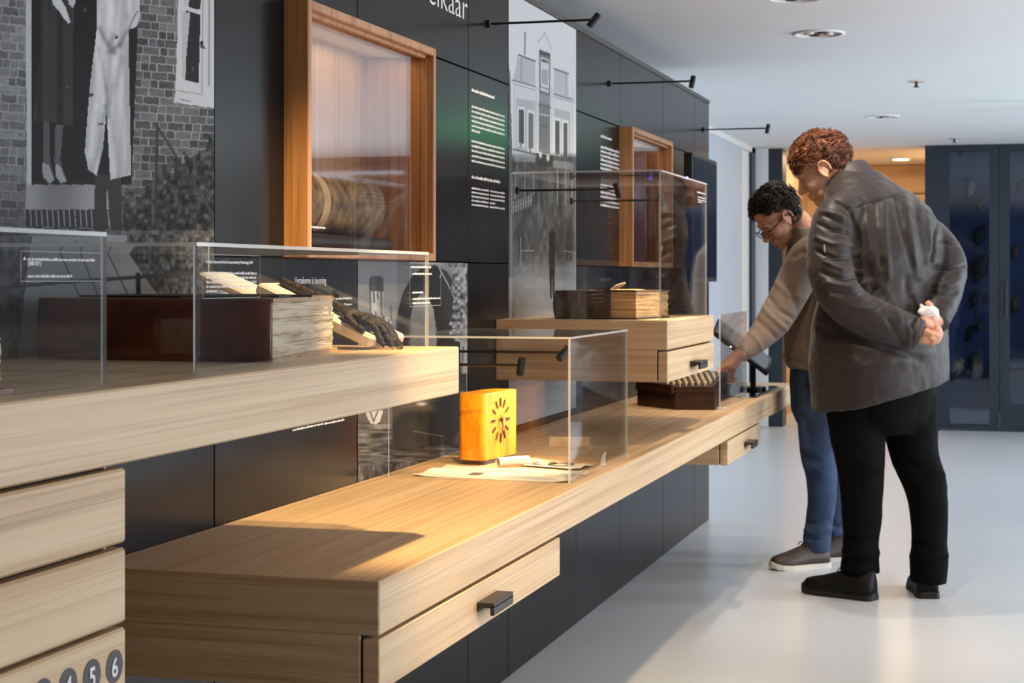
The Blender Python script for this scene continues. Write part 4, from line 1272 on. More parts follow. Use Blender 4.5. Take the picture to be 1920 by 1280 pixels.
# touch panel and tilted tablet at the bench end
t = thing('touch_panel', (-1.14, 7.3, Z_B1), 'black glass touch panel lying flat at the bench end', 'screen')
M['blackglass'] = plain('black_glass', (10,11,13), .06, coat=.5)
MB().bbox(-1.30, -1.008, 7.02, 7.72, Z_B1, Z_B1+.006, .002).build('glass', M['blackglass'], t)
MB().bbox(-1.31, -.998, 7.01, 7.73, Z_B1, Z_B1+.003, .001).build('frame', M['black'], t)
t = thing('tilted_tablet', at(1412, 722, 7.45), 'dark tablet tilted on a stand behind the reaching arm', 'tablet')
c = at(1392, 650, 7.48)
ax = (RIGHT*.79 - UP*.61).normalized(); bx_ = (FWD*.93 + RIGHT*.22 + UP*.30); bx_ = (bx_ - ax*bx_.dot(ax)).normalized(); cx_ = ax.cross(bx_)
Mt = Matrix(((ax.x, bx_.x, cx_.x, c.x), (ax.y, bx_.y, cx_.y, c.y), (ax.z, bx_.z, cx_.z, c.z), (0,0,0,1)))
M['tablet'] = plain('tablet_grey', (58,60,64), .3, metal=.3)
m = MB(); m.bbox(-.145, .145, -.09, .09, -.009, .009, .003); m.xform(Mt); m.build('body', M['tablet'], t)
m = MB(); m.box(-.13, .13, -.078, .078, .0091, .0098) ; m.xform(Mt); m.build('screen', M['blackglass'], t)
M['dotlight'] = emit('status_dot', (255,250,235), 8)
m = MB(); m.ball(Mt @ Vector((-.05, -.092, .0)), .0035, 8, 6); m.build('status_light', M['dotlight'], t)
m = MB(); bz = at(1412, 722, 7.45); bz.z = Z_B1+.006
m.tube([c, Vector((bz.x, bz.y, c.z-.06)), Vector((bz.x, bz.y, bz.z+.012))], [.011, .012, .012], 12); m.build('stem', M['black'], t)
m = MB(); m.tube([(bz.x, bz.y, bz.z), (bz.x, bz.y, bz.z+.012)], .055, 28); m.build('foot', M['black'], t)

# ------------------------------------------------------------------ blurred exhibits in the room behind the glass doors
M['exh1'] = plain('dark_exhibit', (22,24,30), .7); M['exh2'] = plain('pale_exhibit', (150,140,126), .7); M['exh3'] = plain('brown_exhibit', (92,74,62), .7)
spots = [(1820,350,2,10), (1812,362,1,7), (1838,385,3,8), (1836,440,1,14), (1838,500,1,18), (1815,503,1,9), (1826,562,1,11), (1832,588,3,6), (1848,560,1,7), (1838,612,3,8), (1818,625,1,10), (1797,690,2,12), (1826,676,1,12), (1914,345,1,10), (1906,470,3,9), (1904,570,3,11)]
for i, (px, py, k, r) in enumerate(spots):
    c = Vector(at(px, py, 16.2)); rr = r*16.2/F_PX
    c.y = 17.0-rr*.5
    m = MB(); m.ball(c, (rr*.75, rr*.5, rr*1.15), 14, 10); m.ball(c+Vector((rr*.4, -rr*.1, rr*.9)), rr*.45, 10, 8); m.tube([c+Vector((0,0,-rr*.6)), c+Vector((-rr*.5,0,-rr*1.6))], [rr*.4, rr*.15], 8)
    a = np.array(m.v); a += (fbm(a*9+i, 3, i)[:,None])*rr*.3; a[:,1] = np.minimum(a[:,1], 16.999); m.v = [tuple(v) for v in a]
    m.build('hanging_exhibit', M['exh%d' % k], smooth=True, label='small %s blurred exhibit on the dark blue wall behind the glass doors' % ('black', 'pale', 'brown')[k-1], cat='exhibit', group='exhibits on the blue wall behind the doors')
# pale plinth bench in that room
t = thing('showroom_plinth', (.2, 16.4, 0), 'long low grey plinth behind the far glass doors', 'plinth')
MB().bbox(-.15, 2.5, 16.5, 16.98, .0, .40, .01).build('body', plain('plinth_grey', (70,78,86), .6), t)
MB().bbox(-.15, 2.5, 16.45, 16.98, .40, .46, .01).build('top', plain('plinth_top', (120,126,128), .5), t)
# ------------------------------------------------------------------ people
M['skin'] = plain('skin', (214,158,128), .5, noise=.10, nscale=(60,60,60)); M['skin'].node_tree.nodes['Principled BSDF'].inputs['Subsurface Weight'].default_value = .08
M['skin'].node_tree.nodes['Principled BSDF'].inputs['Subsurface Radius'].default_value = (.02, .008, .004)
M['skin'].node_tree.nodes['Principled BSDF'].inputs['Subsurface Scale'].default_value = .2
M['jacket'] = plain('taupe_jacket', (42,35,34), .5, spec=.26, noise=.06, nscale=(40,40,40), bump=.10, bscale=(30,30,30), sheen=.15)
M['jacket_dark'] = plain('jacket_collar', (58,52,52), .6, bump=.1, bscale=(200,200,200))
M['trouser'] = plain('black_trousers', (6,6,7), .9, spec=.12, bump=.1, bscale=(300,300,300))
M['jeans'] = plain('blue_jeans', (46,64,96), .8, noise=.35, nscale=(16,16,9), bump=.2, bscale=(400,400,400))
M['sweater'] = plain('beige_sweater', (134,118,107), .9, spec=.2, noise=.06, nscale=(30,30,30), bump=.2, bscale=(260,260,260), sheen=.2)
M['hair_red'] = plain('ginger_brown_hair', (98,54,26), .5, noise=.65, nscale=(45,45,45))
M['hair_dark'] = plain('dark_brown_hair', (40,28,22), .5, noise=.4, nscale=(70,70,70))
M['shoe_black'] = plain('black_shoe', (11,11,12), .55, spec=.25, bump=.1, bscale=(150,150,150)); M['sole_black'] = plain('black_sole', (14,14,15), .7)
M['shoe_brown'] = plain('brown_shoe', (62,48,42), .5, bump=.1, bscale=(150,150,150)); M['sole_pale'] = plain('pale_sole', (206,200,190), .7)
M['lace'] = plain('lace', (40,38,38), .8); M['tissue'] = plain('white_tissue', (236,234,232), .8, bump=.4, bscale=(120,120,120)); M['lip'] = plain('lip', (176,98,84), .5)
M['eye'] = plain('eye_dark', (40,28,24), .2); M['metal'] = plain('zip_metal', (150,146,140), .35, metal=.9)

def spline(pts, sub=6):
    """Catmull-Rom through (Vector, radius) pairs"""
    P_ = [Vector((*p[0], p[1])) for p in pts]
    out = []
    for i in range(len(P_)-1):
        a = P_[max(i-1, 0)]; b_ = P_[i]; c = P_[i+1]; d = P_[min(i+2, len(P_)-1)]
        for k in range(sub):
            t_ = k/sub
            out.append(.5*((2*b_)+(c-a)*t_+(2*a-5*b_+4*c-d)*t_*t_+(3*b_-a-3*c+d)*t_**3))
    out.append(P_[-1])
    return [v.to_3d() if False else Vector(v[:3]) for v in out], [v[3] for v in out]
def limb(mb, pts, n=20, sub=6, fold=None, flat=1.0):
    P_, R_ = spline(pts, sub)
    if fold:
        amp, freq, ph = fold
        R_ = [r*(1+amp*math.sin(freq*i+ph+1.3*math.sin(i*.9))) for i, r in enumerate(R_)]
    mb.tube(P_, R_, n, flat=flat)
def ring_se(c, u, v, a, b_, n=36, e=2.3):
    out = []
    for j in range(n):
        t_ = 2*math.pi*j/n; cs, sn = math.cos(t_), math.sin(t_)
        x = a*math.copysign(abs(cs)**(2/e), cs); y = b_*math.copysign(abs(sn)**(2/e), sn)
        out.append(c + u*x + v*y)
    return out
def head_frame(origin, f0, pitch, roll=0):
    f0 = f0.normalized()
    fw = f0*math.cos(pitch) - UP*math.sin(pitch); up = f0*math.sin(pitch) + UP*math.cos(pitch)
    sd = up.cross(fw)
    return Matrix(((fw.x, sd.x, up.x, origin.x), (fw.y, sd.y, up.y, origin.y), (fw.z, sd.z, up.z, origin.z), (0,0,0,1)))
def head_shape(mb, Mh, s=1.0, heavy=0.0):
    st = len(mb.v)
    B = mb.ball
    B((-.012,0,.045), (.100,.077,.086), 28, 20)
    B((.032,0,-.028), (.062,.062,.086), 24, 18)
    B((.038,0,-.080), (.050,.052+.006*heavy,.040), 20, 14)
    B((.076,0,-.102), (.021,.026,.019), 16, 12)
    B((.080,0,.022), (.018,.052,.013), 16, 10)
    B((-.055,0,-.03), (.052,.058,.065), 20, 14)
    mb.tube([(.088,0,.012), (.102,0,-.012), (.116,0,-.034), (.112,0,-.044)], [.007,.009,.0125,.009], 12)
    for sg in (-1, 1):
        B((.103, sg*.012, -.040), (.011,.009,.008), 10, 8)
        B((.060, sg*.038, -.032), (.030,.024,.030), 16, 12)
        B((.070, sg*.032, -.003), (.014,.016,.011), 12, 10)
        B((-.002, sg*.075, -.012), (.016,.006,.026), 14, 10)
        ear = []
        for i in range(15):
            a = math.radians(-120+ i*20)
            ear.append((-.006+.021*math.cos(a+math.pi/2)*-1, sg*(.081+.006*(1+math.cos(a))/2), -.010+.032*math.sin(a+math.pi/2)))
        mb.tube(ear, .0052, 8)
        B((.004, sg*.078, -.036), (.009,.006,.010), 10, 8)
    B((.093,0,-.065), (.011,.026,.0065), 14, 8)
    B((.090,0,-.078), (.012,.023,.008), 14, 8)
    if heavy: B((.020,0,-.112), (.052,.050,.032), 18, 12)
    mb.xform(Mh @ Matrix.Scale(s, 4), st)
def hair_mesh(name, Mh, s, mat, parent, line, thick=.014, tufts=700, curl=1.0, seed=1, tlen=.03, spiky=0):
    """cap of hair over the cranium, thinning to nothing at the hairline, with loose curls on top; line(x, z) > 0 where hair grows"""
    rnd = random.Random(seed)
    n, m_ = 110, 80
    V = []; idx = {}
    def surf(th, ph):
        d = np.array([math.sin(th)*math.cos(ph), math.sin(th)*math.sin(ph), math.cos(th)])
        c = np.array([-.014, 0, .035]); r = np.array([.100, .079, .094])
        if d[2] < 0: r = np.array([.098, .079, .105])
        return c + d*r, d
    pts = []
    for i in range(m_+1):
        for j in range(n):
            th = math.pi*(i/m_)*.78+.01; ph = 2*math.pi*j/n
            p, d = surf(th, ph); pts.append((p, d))
    P_ = np.array([q[0] for q in pts]); Dv = np.array([q[1] for q in pts])
    g = np.array([line(q[0], q[1], q[2]) for q in P_])
    k = np.clip(g/.022, 0, 1)
    nz_ = fbm(P_*30, 3, seed)*.9+fbm(P_*75, 2, seed+5)*.5
    off = -.006 + k*(thick + .010*curl*nz_) 
    P2 = P_ + Dv*off[:,None]
    mb = MB(); mb.v = [tuple(v) for v in P2]
    for i in range(m_):
        for j in range(n):
            q = (i*n+j, i*n+(j+1)%n, (i+1)*n+(j+1)%n, (i+1)*n+j)
            if max(g[x] for x in q) > -.004: mb.f.append(q); mb.m.append(0)
    cand = [i for i in range(len(pts)) if g[i] > .004]
    for _ in range(tufts):
        i = rnd.choice(cand)
        p = Vector(P2[i]); d = Vector(Dv[i])
        fld = [float(vnoise(np.array([[p.x*22, p.y*22, p.z*22+9*c_]]), seed+20+c_)[0]) for c_ in range(3)]
        tang = d.cross(Vector((fld[0]+rnd.uniform(-.15,.15), fld[1]+rnd.uniform(-.15,.15), fld[2]+.05))).normalized()
        fl = (Vector((-.5, 0, -.6)) if spiky == 0 else Vector((.3, 0, .1)))
        fl = (fl - d*fl.dot(d)); 
        l = tlen*rnd.uniform(.6, 1.3)
        path = []; a = rnd.uniform(0, 6.3)
        for q in range(6):
            f_ = q/5
            path.append(p - d*.004 + d*(l*.30*math.sin(f_*2.4)) + (fl*.55+tang*.75)*(l*f_*.85) + tang.cross(d)*(l*.16*curl*math.sin(f_*3.5)))
        mb.tube(path, [.0014, .0020, .0021, .0018, .0012, .0003], 4)
    mb.xform(Mh @ Matrix.Scale(s, 4))
    return mb.build(name, mat, parent, smooth=True, fix=False)
def dist_poly(px, py, line):
    best = np.full(px.shape, 1e9)
    for (x1, y1), (x2, y2) in zip(line[:-1], line[1:]):
        dx, dy = x2-x1, y2-y1; t_ = np.clip(((px-x1)*dx+(py-y1)*dy)/(dx*dx+dy*dy+1e-9), 0, 1)
        best = np.minimum(best, np.hypot(px-(x1+t_*dx), py-(y1+t_*dy)))
    return best
def folds(me, items):
    """press creases and raise folds in cloth along lines on the side turned to the hall"""
    a = get_v(me); n = get_n(me); px, py, d = to_px(a)
    view = a - np.array([0, 0, CAM_H]); view /= np.linalg.norm(view, axis=1)[:,None]
    face = np.clip(-(view*n).sum(1)*2.0, 0, 1)
    disp = np.zeros(len(a))
    for (ln, w_, amp) in items:
        q = dist_poly(px, py, ln)
        t_ = 1.0
        disp += 1.35*amp*np.exp(-(q/w_)**2)
    set_v(me, a + n*(disp*face)[:,None])
def cloth_noise(me, scale, amp, seed=1, stretch=(1,1,1)):
    a = get_v(me); n = get_n(me)
    set_v(me, a + n*(fbm(a*np.array(stretch)*scale, 3, seed)*amp)[:,None])
def shoe(parent, heel, toe, mats, W_=.052, L=None, sole=.028, hh=.105, laces=True):
    heel, toe = Vector(heel), Vector(toe); ax = toe-heel; L = ax.length; ax.normalize(); sd = Vector((-ax.y, ax.x, 0))
    def loc(x, y, z): return heel + ax*(x*L) + sd*y + UP*z
    prof = [(0.0, .55, .0), (.04, .72, .0), (.15, .80, .0), (.35, .78, .0), (.55, .90, .0), (.72, 1.0, .0), (.86, .92, .002), (.95, .66, .006), (1.0, .30, .010)]
    up_h = [(0.0, .95), (.04, 1.0), (.15, 1.02), (.35, .98), (.55, .74), (.72, .56), (.86, .46), (.95, .36), (1.0, .16)]
    m = MB(); rings = []
    for (x, w_, z) in prof: rings.append([loc(x, W_*w_*1.06*math.cos(a)*1.0, z + (sole if math.sin(a) > 0 else 0)*abs(math.sin(a))**.3) for a in [2*math.pi*j/20 for j in range(20)]])
    m.loft(rings); m.build('sole', mats[1], parent, smooth=False)
    m = MB(); rings = []
    for (x, w_, z), (x2, h_) in zip(prof, up_h):
        x = .012+x*.976; r = []
        top = sole*.6 + (hh-sole*.6)*h_
        for j in range(24):
            a = 2*math.pi*j/24; cs, sn = math.cos(a), math.sin(a)
            zz_ = sole*.55 if sn < 0 else sole*.55 + (top-sole*.55+.008)*sn**.75
            nar = 1 - .42*max(0, sn)**2*(1 if x < .5 else .7)
            r.append(loc(x, W_*w_*math.copysign(abs(cs)**.8, cs)*nar, zz_))
        rings.append(r)
    m.loft(rings); up = m.build('upper', mats[0], parent, smooth=True)
    if laces:
        m = MB()
        for k in range(4):
            x = .42+.075*k; z = sole*.6+(hh-sole*.6)*(.93-.17*k)+.006
            m.tube([loc(x, -W_*.42, z-.006), loc(x, 0, z+.004), loc(x, W_*.42, z-.006)], .0026, 6)
        m.tube([loc(.42, .0, hh+.001), loc(.44, .018, hh+.010), loc(.47, .026, hh-.006)], .0022, 6)
        m.tube([loc(.42, .0, hh+.001), loc(.44, -.018, hh+.010), loc(.47, -.026, hh-.006)], .0022, 6)
        m.build('lace', M['lace'], parent)
    return up
def finger(mb, pts, r):
    limb(mb, [(p, r*k) for p, k in zip(pts, (1.1, 1.05, .95, .82))], 12, 5)

# ---- visitor in the dark jacket, hands clasped behind the back
D1 = 6.80
t = thing('person', (-.50, 6.85, 0), 'tall visitor in a taupe-grey jacket and black trousers, hands clasped behind', 'person')
s1 = (RIGHT*.8 + FWD*.6).normalized(); f1 = (-RIGHT*.6 + FWD*.8).normalized()
def q1(px, py, dd=0.0): return at(px, py, D1+dd)
# jacket: body and sleeves in one skin
jm = MB()
spine_ = [(1652,742,.0,.280,.222,.236), (1651,712,.0,.282,.226,.236), (1646,660,.0,.284,.232,.16), (1647,600,.0,.272,.222,.06), (1656,540,.0,.252,.20,0), (1660,480,.0,.255,.192,0), (1657,430,.02,.250,.178,0), (1646,392,.05,.232,.160,0), (1630,362,.08,.190,.135,0), (1612,338,.105,.130,.110,0), (1600,322,.12,.092,.088,0)]
rings = []
for (px, py, dd, a, b_, sl) in spine_:
    c = q1(px, py, dd)
    rg = ring_se(c, s1, f1, a, b_, 44)
    rings.append([p + UP*(sl*(p-c).dot(RIGHT)) for p in rg])
jm.loft(rings)
limb(jm, [(q1(1600,392,-.06), .085), (q1(1566,418,-.13), .090), (q1(1556,475,-.19), .086), (q1(1566,538,-.25), .084), (q1(1600,578,-.27), .078), (q1(1650,602,-.27), .074), (q1(1695,617,-.26), .066), (q1(1722,626,-.26), .058)], 24, 6)
limb(jm, [(q1(1690,425,.05), .085), (q1(1738,446,.08), .080), (q1(1768,478,.05), .078), (q1(1777,512,-.02), .072), (q1(1770,552,-.10), .066), (q1(1760,582,-.16), .058), (q1(1753,602,-.19), .050)], 24, 6)
me = remeshed(jm, .0075, 6, .5)
fo = []
# yoke seam, arm-hole seams, back folds and sleeve creases
fo += [([(1604,387),(1640,377),(1690,362),(1730,356)], 2.2, -.006), ([(1570,378),(1592,392),(1606,424),(1612,465),(1608,500)], 3.2, -.012), ([(1765,395),(1752,440),(1748,490)], 3.0, -.009)]
for (x0, y0, x1, y1, w_, a_) in ((1625,385,1632,470,5,.005), (1640,382,1652,500,4,-.005), (1658,380,1666,520,6,.006), (1680,372,1712,500,5,-.008), (1697,370,1722,520,7,.006), (1716,375,1735,490,5,-.005), (1740,380,1746,470,5,.005), (1628,500,1640,560,8,-.006), (1660,540,1690,600,9,.005), (1700,520,1705,580,7,-.006)):
    fo.append(([(x0,y0),((x0+x1)/2-2,(y0+y1)/2),(x1,y1)], w_, a_))
for (l, w_, a_) in (([(1535,420),(1560,432),(1590,436)], 4, -.008), ([(1530,445),(1560,458),(1600,462)], 4, .007), ([(1532,470),(1565,485),(1604,484)], 4, -.009), ([(1545,490),(1580,506),(1606,506)], 4, .007), ([(1540,510),(1580,524),(1612,518)], 4, -.009), ([(1550,530),(1595,540),(1630,528)], 5, .009), ([(1560,548),(1610,556),(1645,540)], 4, -.008), ([(1600,575),(1640,580),(1660,565)], 5, .005),
                    ([(1536,398),(1556,398),(1580,408)], 3.5, .006), ([(1548,405),(1570,415),(1596,424)], 3, -.006), ([(1665,600),(1680,625),(1690,645)], 5, -.004), ([(1700,600),(1706,620),(1704,645)], 4, .004),
                    ([(1750,500),(1775,505),(1808,498)], 4, -.007), ([(1745,530),(1775,535),(1800,525)], 5, .006), ([(1745,548),(1770,553),(1792,548)], 4, -.006), ([(1762,450),(1785,460),(1800,455)], 4, -.005),
                    ([(1535,600),(1620,640),(1720,672)], 8, -.008), ([(1520,650),(1620,690),(1740,660)], 12, .006), ([(1712,560),(1722,590),(1714,610)], 6, -.010)):
    fo.append((l, w_, a_))
folds(me, fo)
cloth_noise(me, 9, .007, 3, (1, 1, .6)); cloth_noise(me, 24, .0032, 4)
jk = mesh_obj('jacket', me, M['jacket'], t, label='taupe-grey padded jacket')
# collar, cuffs, hem, zip pull, cord
m = MB(); rg = []
cc = q1(1597, 336, .115); tiltu = (f1*.62 + UP*.78).normalized(); fl_ = (f1 - tiltu*f1.dot(tiltu)).normalized()
for (h_, k, th) in ((-.085, .95, 0), (-.04, 1.06, 0), (.012, 1.0, 0), (.03, .96, 0), (.032, .90, 0), (.012, .88, 0), (-.03, .98, 0)):
    rg.append(ring_se(cc + tiltu*h_, s1, fl_, .088*k, .086*k, 36, 2.1))
m.loft(rg, cap=False); me = m.build('collar', M['jacket_dark'], t, smooth=True)
for (a_, b2, r) in ((q1(1709,621,-.262), q1(1722,626,-.262), .061), (q1(1757,592,-.172), q1(1752,604,-.192), .0535)):
    m = MB(); m.tube([a_, b2, b2+(b2-a_)*.02, a_+(b2-a_)*.2], [r, r, r*.9, r*.86], 28); m.build('cuff', M['jacket_dark'], t, smooth=True)
m = MB(); pz_ = q1(1545, 458, -.283); m.tube([pz_, pz_+Vector((0,0,-.016)), pz_+Vector((.004,0,-.03))], [.004, .005, .003], 8); m.build('zip_pull', M['metal'], t)
m = MB(); cp = [q1(1578,722,-.16), q1(1577,738,-.165), q1(1584,745,-.168), q1(1591,738,-.165), q1(1587,722,-.16)]
P_, R_ = spline([(p, .0022) for p in cp], 5); m.tube(P_, R_, 6); m.build('drawcord', M['metal'], t)
# trousers
tm = MB()
rings = []
for (px, py, a, b_) in ((1656,690,.20,.165), (1656,740,.205,.170), (1656,785,.190,.155), (1658,812,.13,.11)):
    rings.append(ring_se(q1(px, py, 0), s1, f1, a, b_, 36))
tm.loft(rings)
limb(tm, [(q1(1604,745,-.05), .122), (q1(1608,810,-.06), .108), (q1(1612,850,-.07), .098), (q1(1615,900,-.08), .085), (q1(1616,960,-.09), .078), (q1(1615,1010,-.10), .069), (q1(1613,1045,-.10), .072), (q1(1612,1072,-.10), .076)], 24, 7)
limb(tm, [(q1(1702,745,.05), .118), (q1(1708,800,.04), .106), (q1(1714,850,.02), .094), (q1(1734,905,-.02), .083), (q1(1742,965,-.05), .072), (q1(1743,1015,-.07), .068), (q1(1742,1050,-.08), .073), (q1(1741,1092,-.08), .070)], 24, 7)
me = remeshed(tm, .0085, 5, .5)
fo = []
for (l, w_, a_) in (([(1580,1005),(1610,1014),(1650,1008)], 5, -.008), ([(1575,1030),(1610,1040),(1655,1034)], 6, .009), ([(1575,1048),(1612,1056),(1655,1050)], 5, -.007), ([(1700,1015),(1740,1022),(1775,1012)], 5, -.008), ([(1700,1040),(1740,1048),(1778,1040)], 6, .008), ([(1560,880),(1610,890),(1655,870)], 7, -.006), ([(1690,860),(1730,880),(1770,870)], 7, -.007), ([(1690,890),(1730,905),(1772,890)], 6, .007), ([(1560,830),(1600,860),(1650,880)], 9, .005)): fo.append((l, w_, a_))
folds(me, fo); cloth_noise(me, 14, .004, 7)
mesh_obj('trousers', me, M['trouser'], t, label='black trousers')
# body: head, neck, arms, hands, torso and legs as one skin
Mh1 = head_frame(q1(1541, 316, .13), -RIGHT*.985 + FWD*.17, math.radians(33))
bm_ = MB()
head_shape(bm_, Mh1, 1.03, 1.0)
nb = q1(1606, 345, .10)
limb(bm_, [(Mh1 @ Vector((-.025, 0, -.03)), .062), (Mh1 @ Vector((-.045, 0, -.08)), .064), (nb, .072), (q1(1640, 420, .04), .12), (q1(1655, 560, 0), .15), (q1(1655, 700, 0), .15)], 20, 5)
limb(bm_, [(q1(1630,400,.0), .08), (q1(1568,425,-.13), .055), (q1(1567,540,-.25), .048), (q1(1650,602,-.27), .040), (q1(1715,624,-.262), .029)], 16, 5)
limb(bm_, [(q1(1690,420,.05), .07), (q1(1736,450,.08), .05), (q1(1772,508,-.02), .042), (q1(1762,575,-.15), .034), (q1(1753,600,-.19), .028)], 16, 5)
limb(bm_, [(q1(1610,740,-.05), .09), (q1(1615,900,-.08), .055), (q1(1614,1060,-.10), .04), (q1(1612,1096,-.10), .036)], 14, 5)
limb(bm_, [(q1(1702,740,.05), .09), (q1(1732,900,-.02), .055), (q1(1743,1060,-.08), .04), (q1(1743,1098,-.08), .036)], 14, 5)
H = lambda x, y, dd: q1(1680+x/9.14, 540+y/9.14, dd)
# left hand: palm under, fingers closing round the right hand
limb(bm_, [(H(320,790,-.265), .030), (H(430,830,-.272), .034), (H(540,850,-.278), .034), (H(610,840,-.280), .028)], 16, 5, flat=.8)
finger(bm_, [H(600,800,-.285), H(690,770,-.300), H(735,690,-.300), H(660,640,-.300)], .0118)
finger(bm_, [H(610,850,-.290), H(715,850,-.305), H(760,760,-.303), H(700,690,-.312)], .0118)
finger(bm_, [H(590,890,-.285), H(690,905,-.300), H(735,840,-.305), H(670,780,-.318)], .0112)
finger(bm_, [H(540,915,-.280), H(620,935,-.296), H(650,870,-.310), H(570,840,-.318)], .0102)
finger(bm_, [H(440,790,-.290), H(500,745,-.305), H(570,760,-.314), H(640,820,-.318)], .0125)
# right hand: knuckles up, thumb over the tissue
limb(bm_, [(H(720,560,-.185), .030), (H(640,540,-.215), .034), (H(560,530,-.24), .035), (H(520,540,-.25), .030)], 16, 5, flat=.8)
finger(bm_, [H(540,470,-.250), H(470,510,-.270), H(450,580,-.275), H(510,620,-.268)], .0118)
finger(bm_, [H(550,510,-.255), H(490,560,-.277), H(490,630,-.280), H(560,660,-.272)], .0118)
finger(bm_, [H(580,550,-.255), H(530,610,-.280), H(545,680,-.282), H(610,690,-.275)], .0112)
finger(bm_, [H(620,590,-.25), H(580,660,-.277), H(600,710,-.280), H(655,705,-.275)], .0100)
finger(bm_, [H(650,430,-.215), H(610,350,-.235), H(570,280,-.245), H(530,235,-.250)], .0132)
me = remeshed(bm_, .0042, 2, .5)
mesh_obj('body', me, M['skin'], t)
m = MB(); c = H(550, 400, -.262)
m.ball(c, (.034, .026, .022), 26, 18); m.ball(H(640,430,-.25), (.022, .018, .026), 16, 12); m.tube([H(520,420,-.265), H(420,400,-.27), H(380,390,-.268)], [.02, .012, .003], 10); m.tube([H(480,380,-.262), H(430,270,-.262)], [.018, .004], 10)
me = remeshed(m, .0035, 1); a = get_v(me); n = get_n(me); set_v(me, a + n*(fbm(a*55, 3, 9)*.006)[:,None])
mesh_obj('tissue', me, M['tissue'], t, label='crumpled white tissue')
def line1(x, y, z):
    if x > .0: base = z - (.048 + .30*max(0, x-.05)) if x > .05 else z - (.02 + .56*x)
    else: base = z + .062 + .10*min(0, x+.05)*0
    ay = abs(y)
    if x > .0 and x < .05: base = min(base, z - (-.02+1.0*x*0.6))
    d_ear = math.hypot((x+.004)/.8, z+.012) - .036
    if ay > .04: base = min(base, d_ear)
    if x > -.03 and z < -.03: base = min(base, -.02)
    return base
hair_mesh('hair', Mh1, 1.03, M['hair_red'], t, line1, .012, 2800, 1.2, 3, .048)
m = MB()
for sg in (-1, 1): m.tube([Mh1 @ Vector((.092, sg*.012, .026)), Mh1 @ Vector((.088, sg*.034, .031)), Mh1 @ Vector((.070, sg*.052, .024))], [.004, .005, .002], 8)
m.build('eyebrow', M['hair_red'], t)
m = MB()
for sg in (-1, 1): m.ball(Mh1 @ Vector((.083, sg*.033, -.008)), .006, 10, 8)
m.build('eye', M['eye'], t)
shoe(t, (-.512, 6.748, 0), (-.795, 6.872, 0), (M['shoe_black'], M['sole_black']), .054)
shoe(t, (-.318, 6.838, 0), (-.372, 7.135, 0), (M['shoe_black'], M['sole_black']), .056)

# ---- visitor in the beige sweater, bending over the bench and pointing
D2 = 7.45
t = thing('person', (-.83, 7.45, 0), 'visitor with glasses in beige sweater and blue jeans bending to point', 'person')
f2 = (-RIGHT*.97 - FWD*.22).normalized(); s2 = (RIGHT*.22 - FWD*.97).normalized()      # s2 points towards the camera side
def q2(px, py, dd=0.0): return at(px, py, D2+dd)
jm = MB(); rings = []
for (px, py, dd, a, b_) in ((1541,692,0,.185,.128), (1541,684,0,.192,.136), (1540,660,0,.195,.142), (1537,610,0,.195,.140), (1535,560,0,.200,.135), (1534,515,0,.205,.128), (1532,478,0,.195,.115), (1525,452,0,.150,.098), (1514,436,0,.090,.075), (1506,428,0,.068,.064)):
    rings.append(ring_se(q2(px, py, dd), s2, f2, a, b_, 40))
jm.loft(rings)
limb(jm, [(q2(1530,470,-.12), .075), (q2(1514,486,-.18), .082), (q2(1496,520,-.20), .080), (q2(1474,562,-.21), .076), (q2(1452,600,-.24), .069), (q2(1425,632,-.29), .056), (q2(1402,652,-.34), .044), (q2(1388,664,-.375), .036)], 22, 6)
limb(jm, [(q2(1530,470,.12), .075), (q2(1535,500,.19), .075), (q2(1540,570,.21), .062), (q2(1520,630,.20), .052), (q2(1490,660,.16), .042)], 20, 6)
me = remeshed(jm, .0075, 5, .5)
fo = []
for (l, w_, a_) in (([(1440,555),(1460,580),(1490,600)], 4, -.008), ([(1428,572),(1448,596),(1478,622)], 4, .008), ([(1420,600),(1440,615),(1460,640)], 4, -.007), ([(1455,530),(1480,552),(1510,560)], 5, .006), ([(1408,625),(1422,640),(1430,660)], 3, .005), ([(1480,540),(1500,590),(1490,640)], 6, -.007), ([(1478,600),(1490,640),(1520,670)], 7, .005), ([(1475,672),(1500,680),(1540,684)], 3, -.006), ([(1490,480),(1505,470),(1525,480)], 5, -.005)): fo.append((l, w_, a_))
folds(me, fo); cloth_noise(me, 12, .004, 13)
mesh_obj('sweater', me, M['sweater'], t, label='beige knitted sweater')
tm = MB(); rings = []
for (px, py, a, b_) in ((1541,676,.165,.118), (1541,720,.172,.125), (1542,770,.165,.120), (1543,795,.14,.10)): rings.append(ring_se(q2(px, py, 0), s2, f2, a, b_, 32))
tm.loft(rings)
limb(tm, [(q2(1540,730,-.08), .103), (q2(1537,790,-.08), .094), (q2(1534,845,-.08), .078), (q2(1540,890,-.07), .066), (q2(1541,935,-.06), .060), (q2(1535,985,-.05), .057), (q2(1532,1012,-.05), .060), (q2(1533,1034,-.05), .054)], 22, 7)
limb(tm, [(q2(1545,730,.10), .10), (q2(1552,800,.12), .090), (q2(1560,870,.15), .070), (q2(1564,930,.18), .060), (q2(1561,985,.20), .056), (q2(1558,1008,.20), .057)], 22, 7)
me = remeshed(tm, .0075, 4, .5)
fo = []
for (l, w_, a_) in (([(1500,990),(1525,998),(1558,990)], 4, .008), ([(1502,1002),(1525,1010),(1556,1003)], 3.5, -.008), ([(1500,850),(1530,862),(1565,850)], 6, -.007), ([(1510,872),(1535,880),(1568,868)], 5, .006), ([(1490,760),(1510,790),(1515,830)], 7, -.004), ([(1505,975),(1530,982),(1556,974)], 4, -.007), ([(1560,985),(1575,990),(1590,985)], 4, -.006)): fo.append((l, w_, a_))
folds(me, fo); cloth_noise(me, 16, .003, 17)
mesh_obj('jeans', me, M['jeans'], t, label='blue denim jeans')
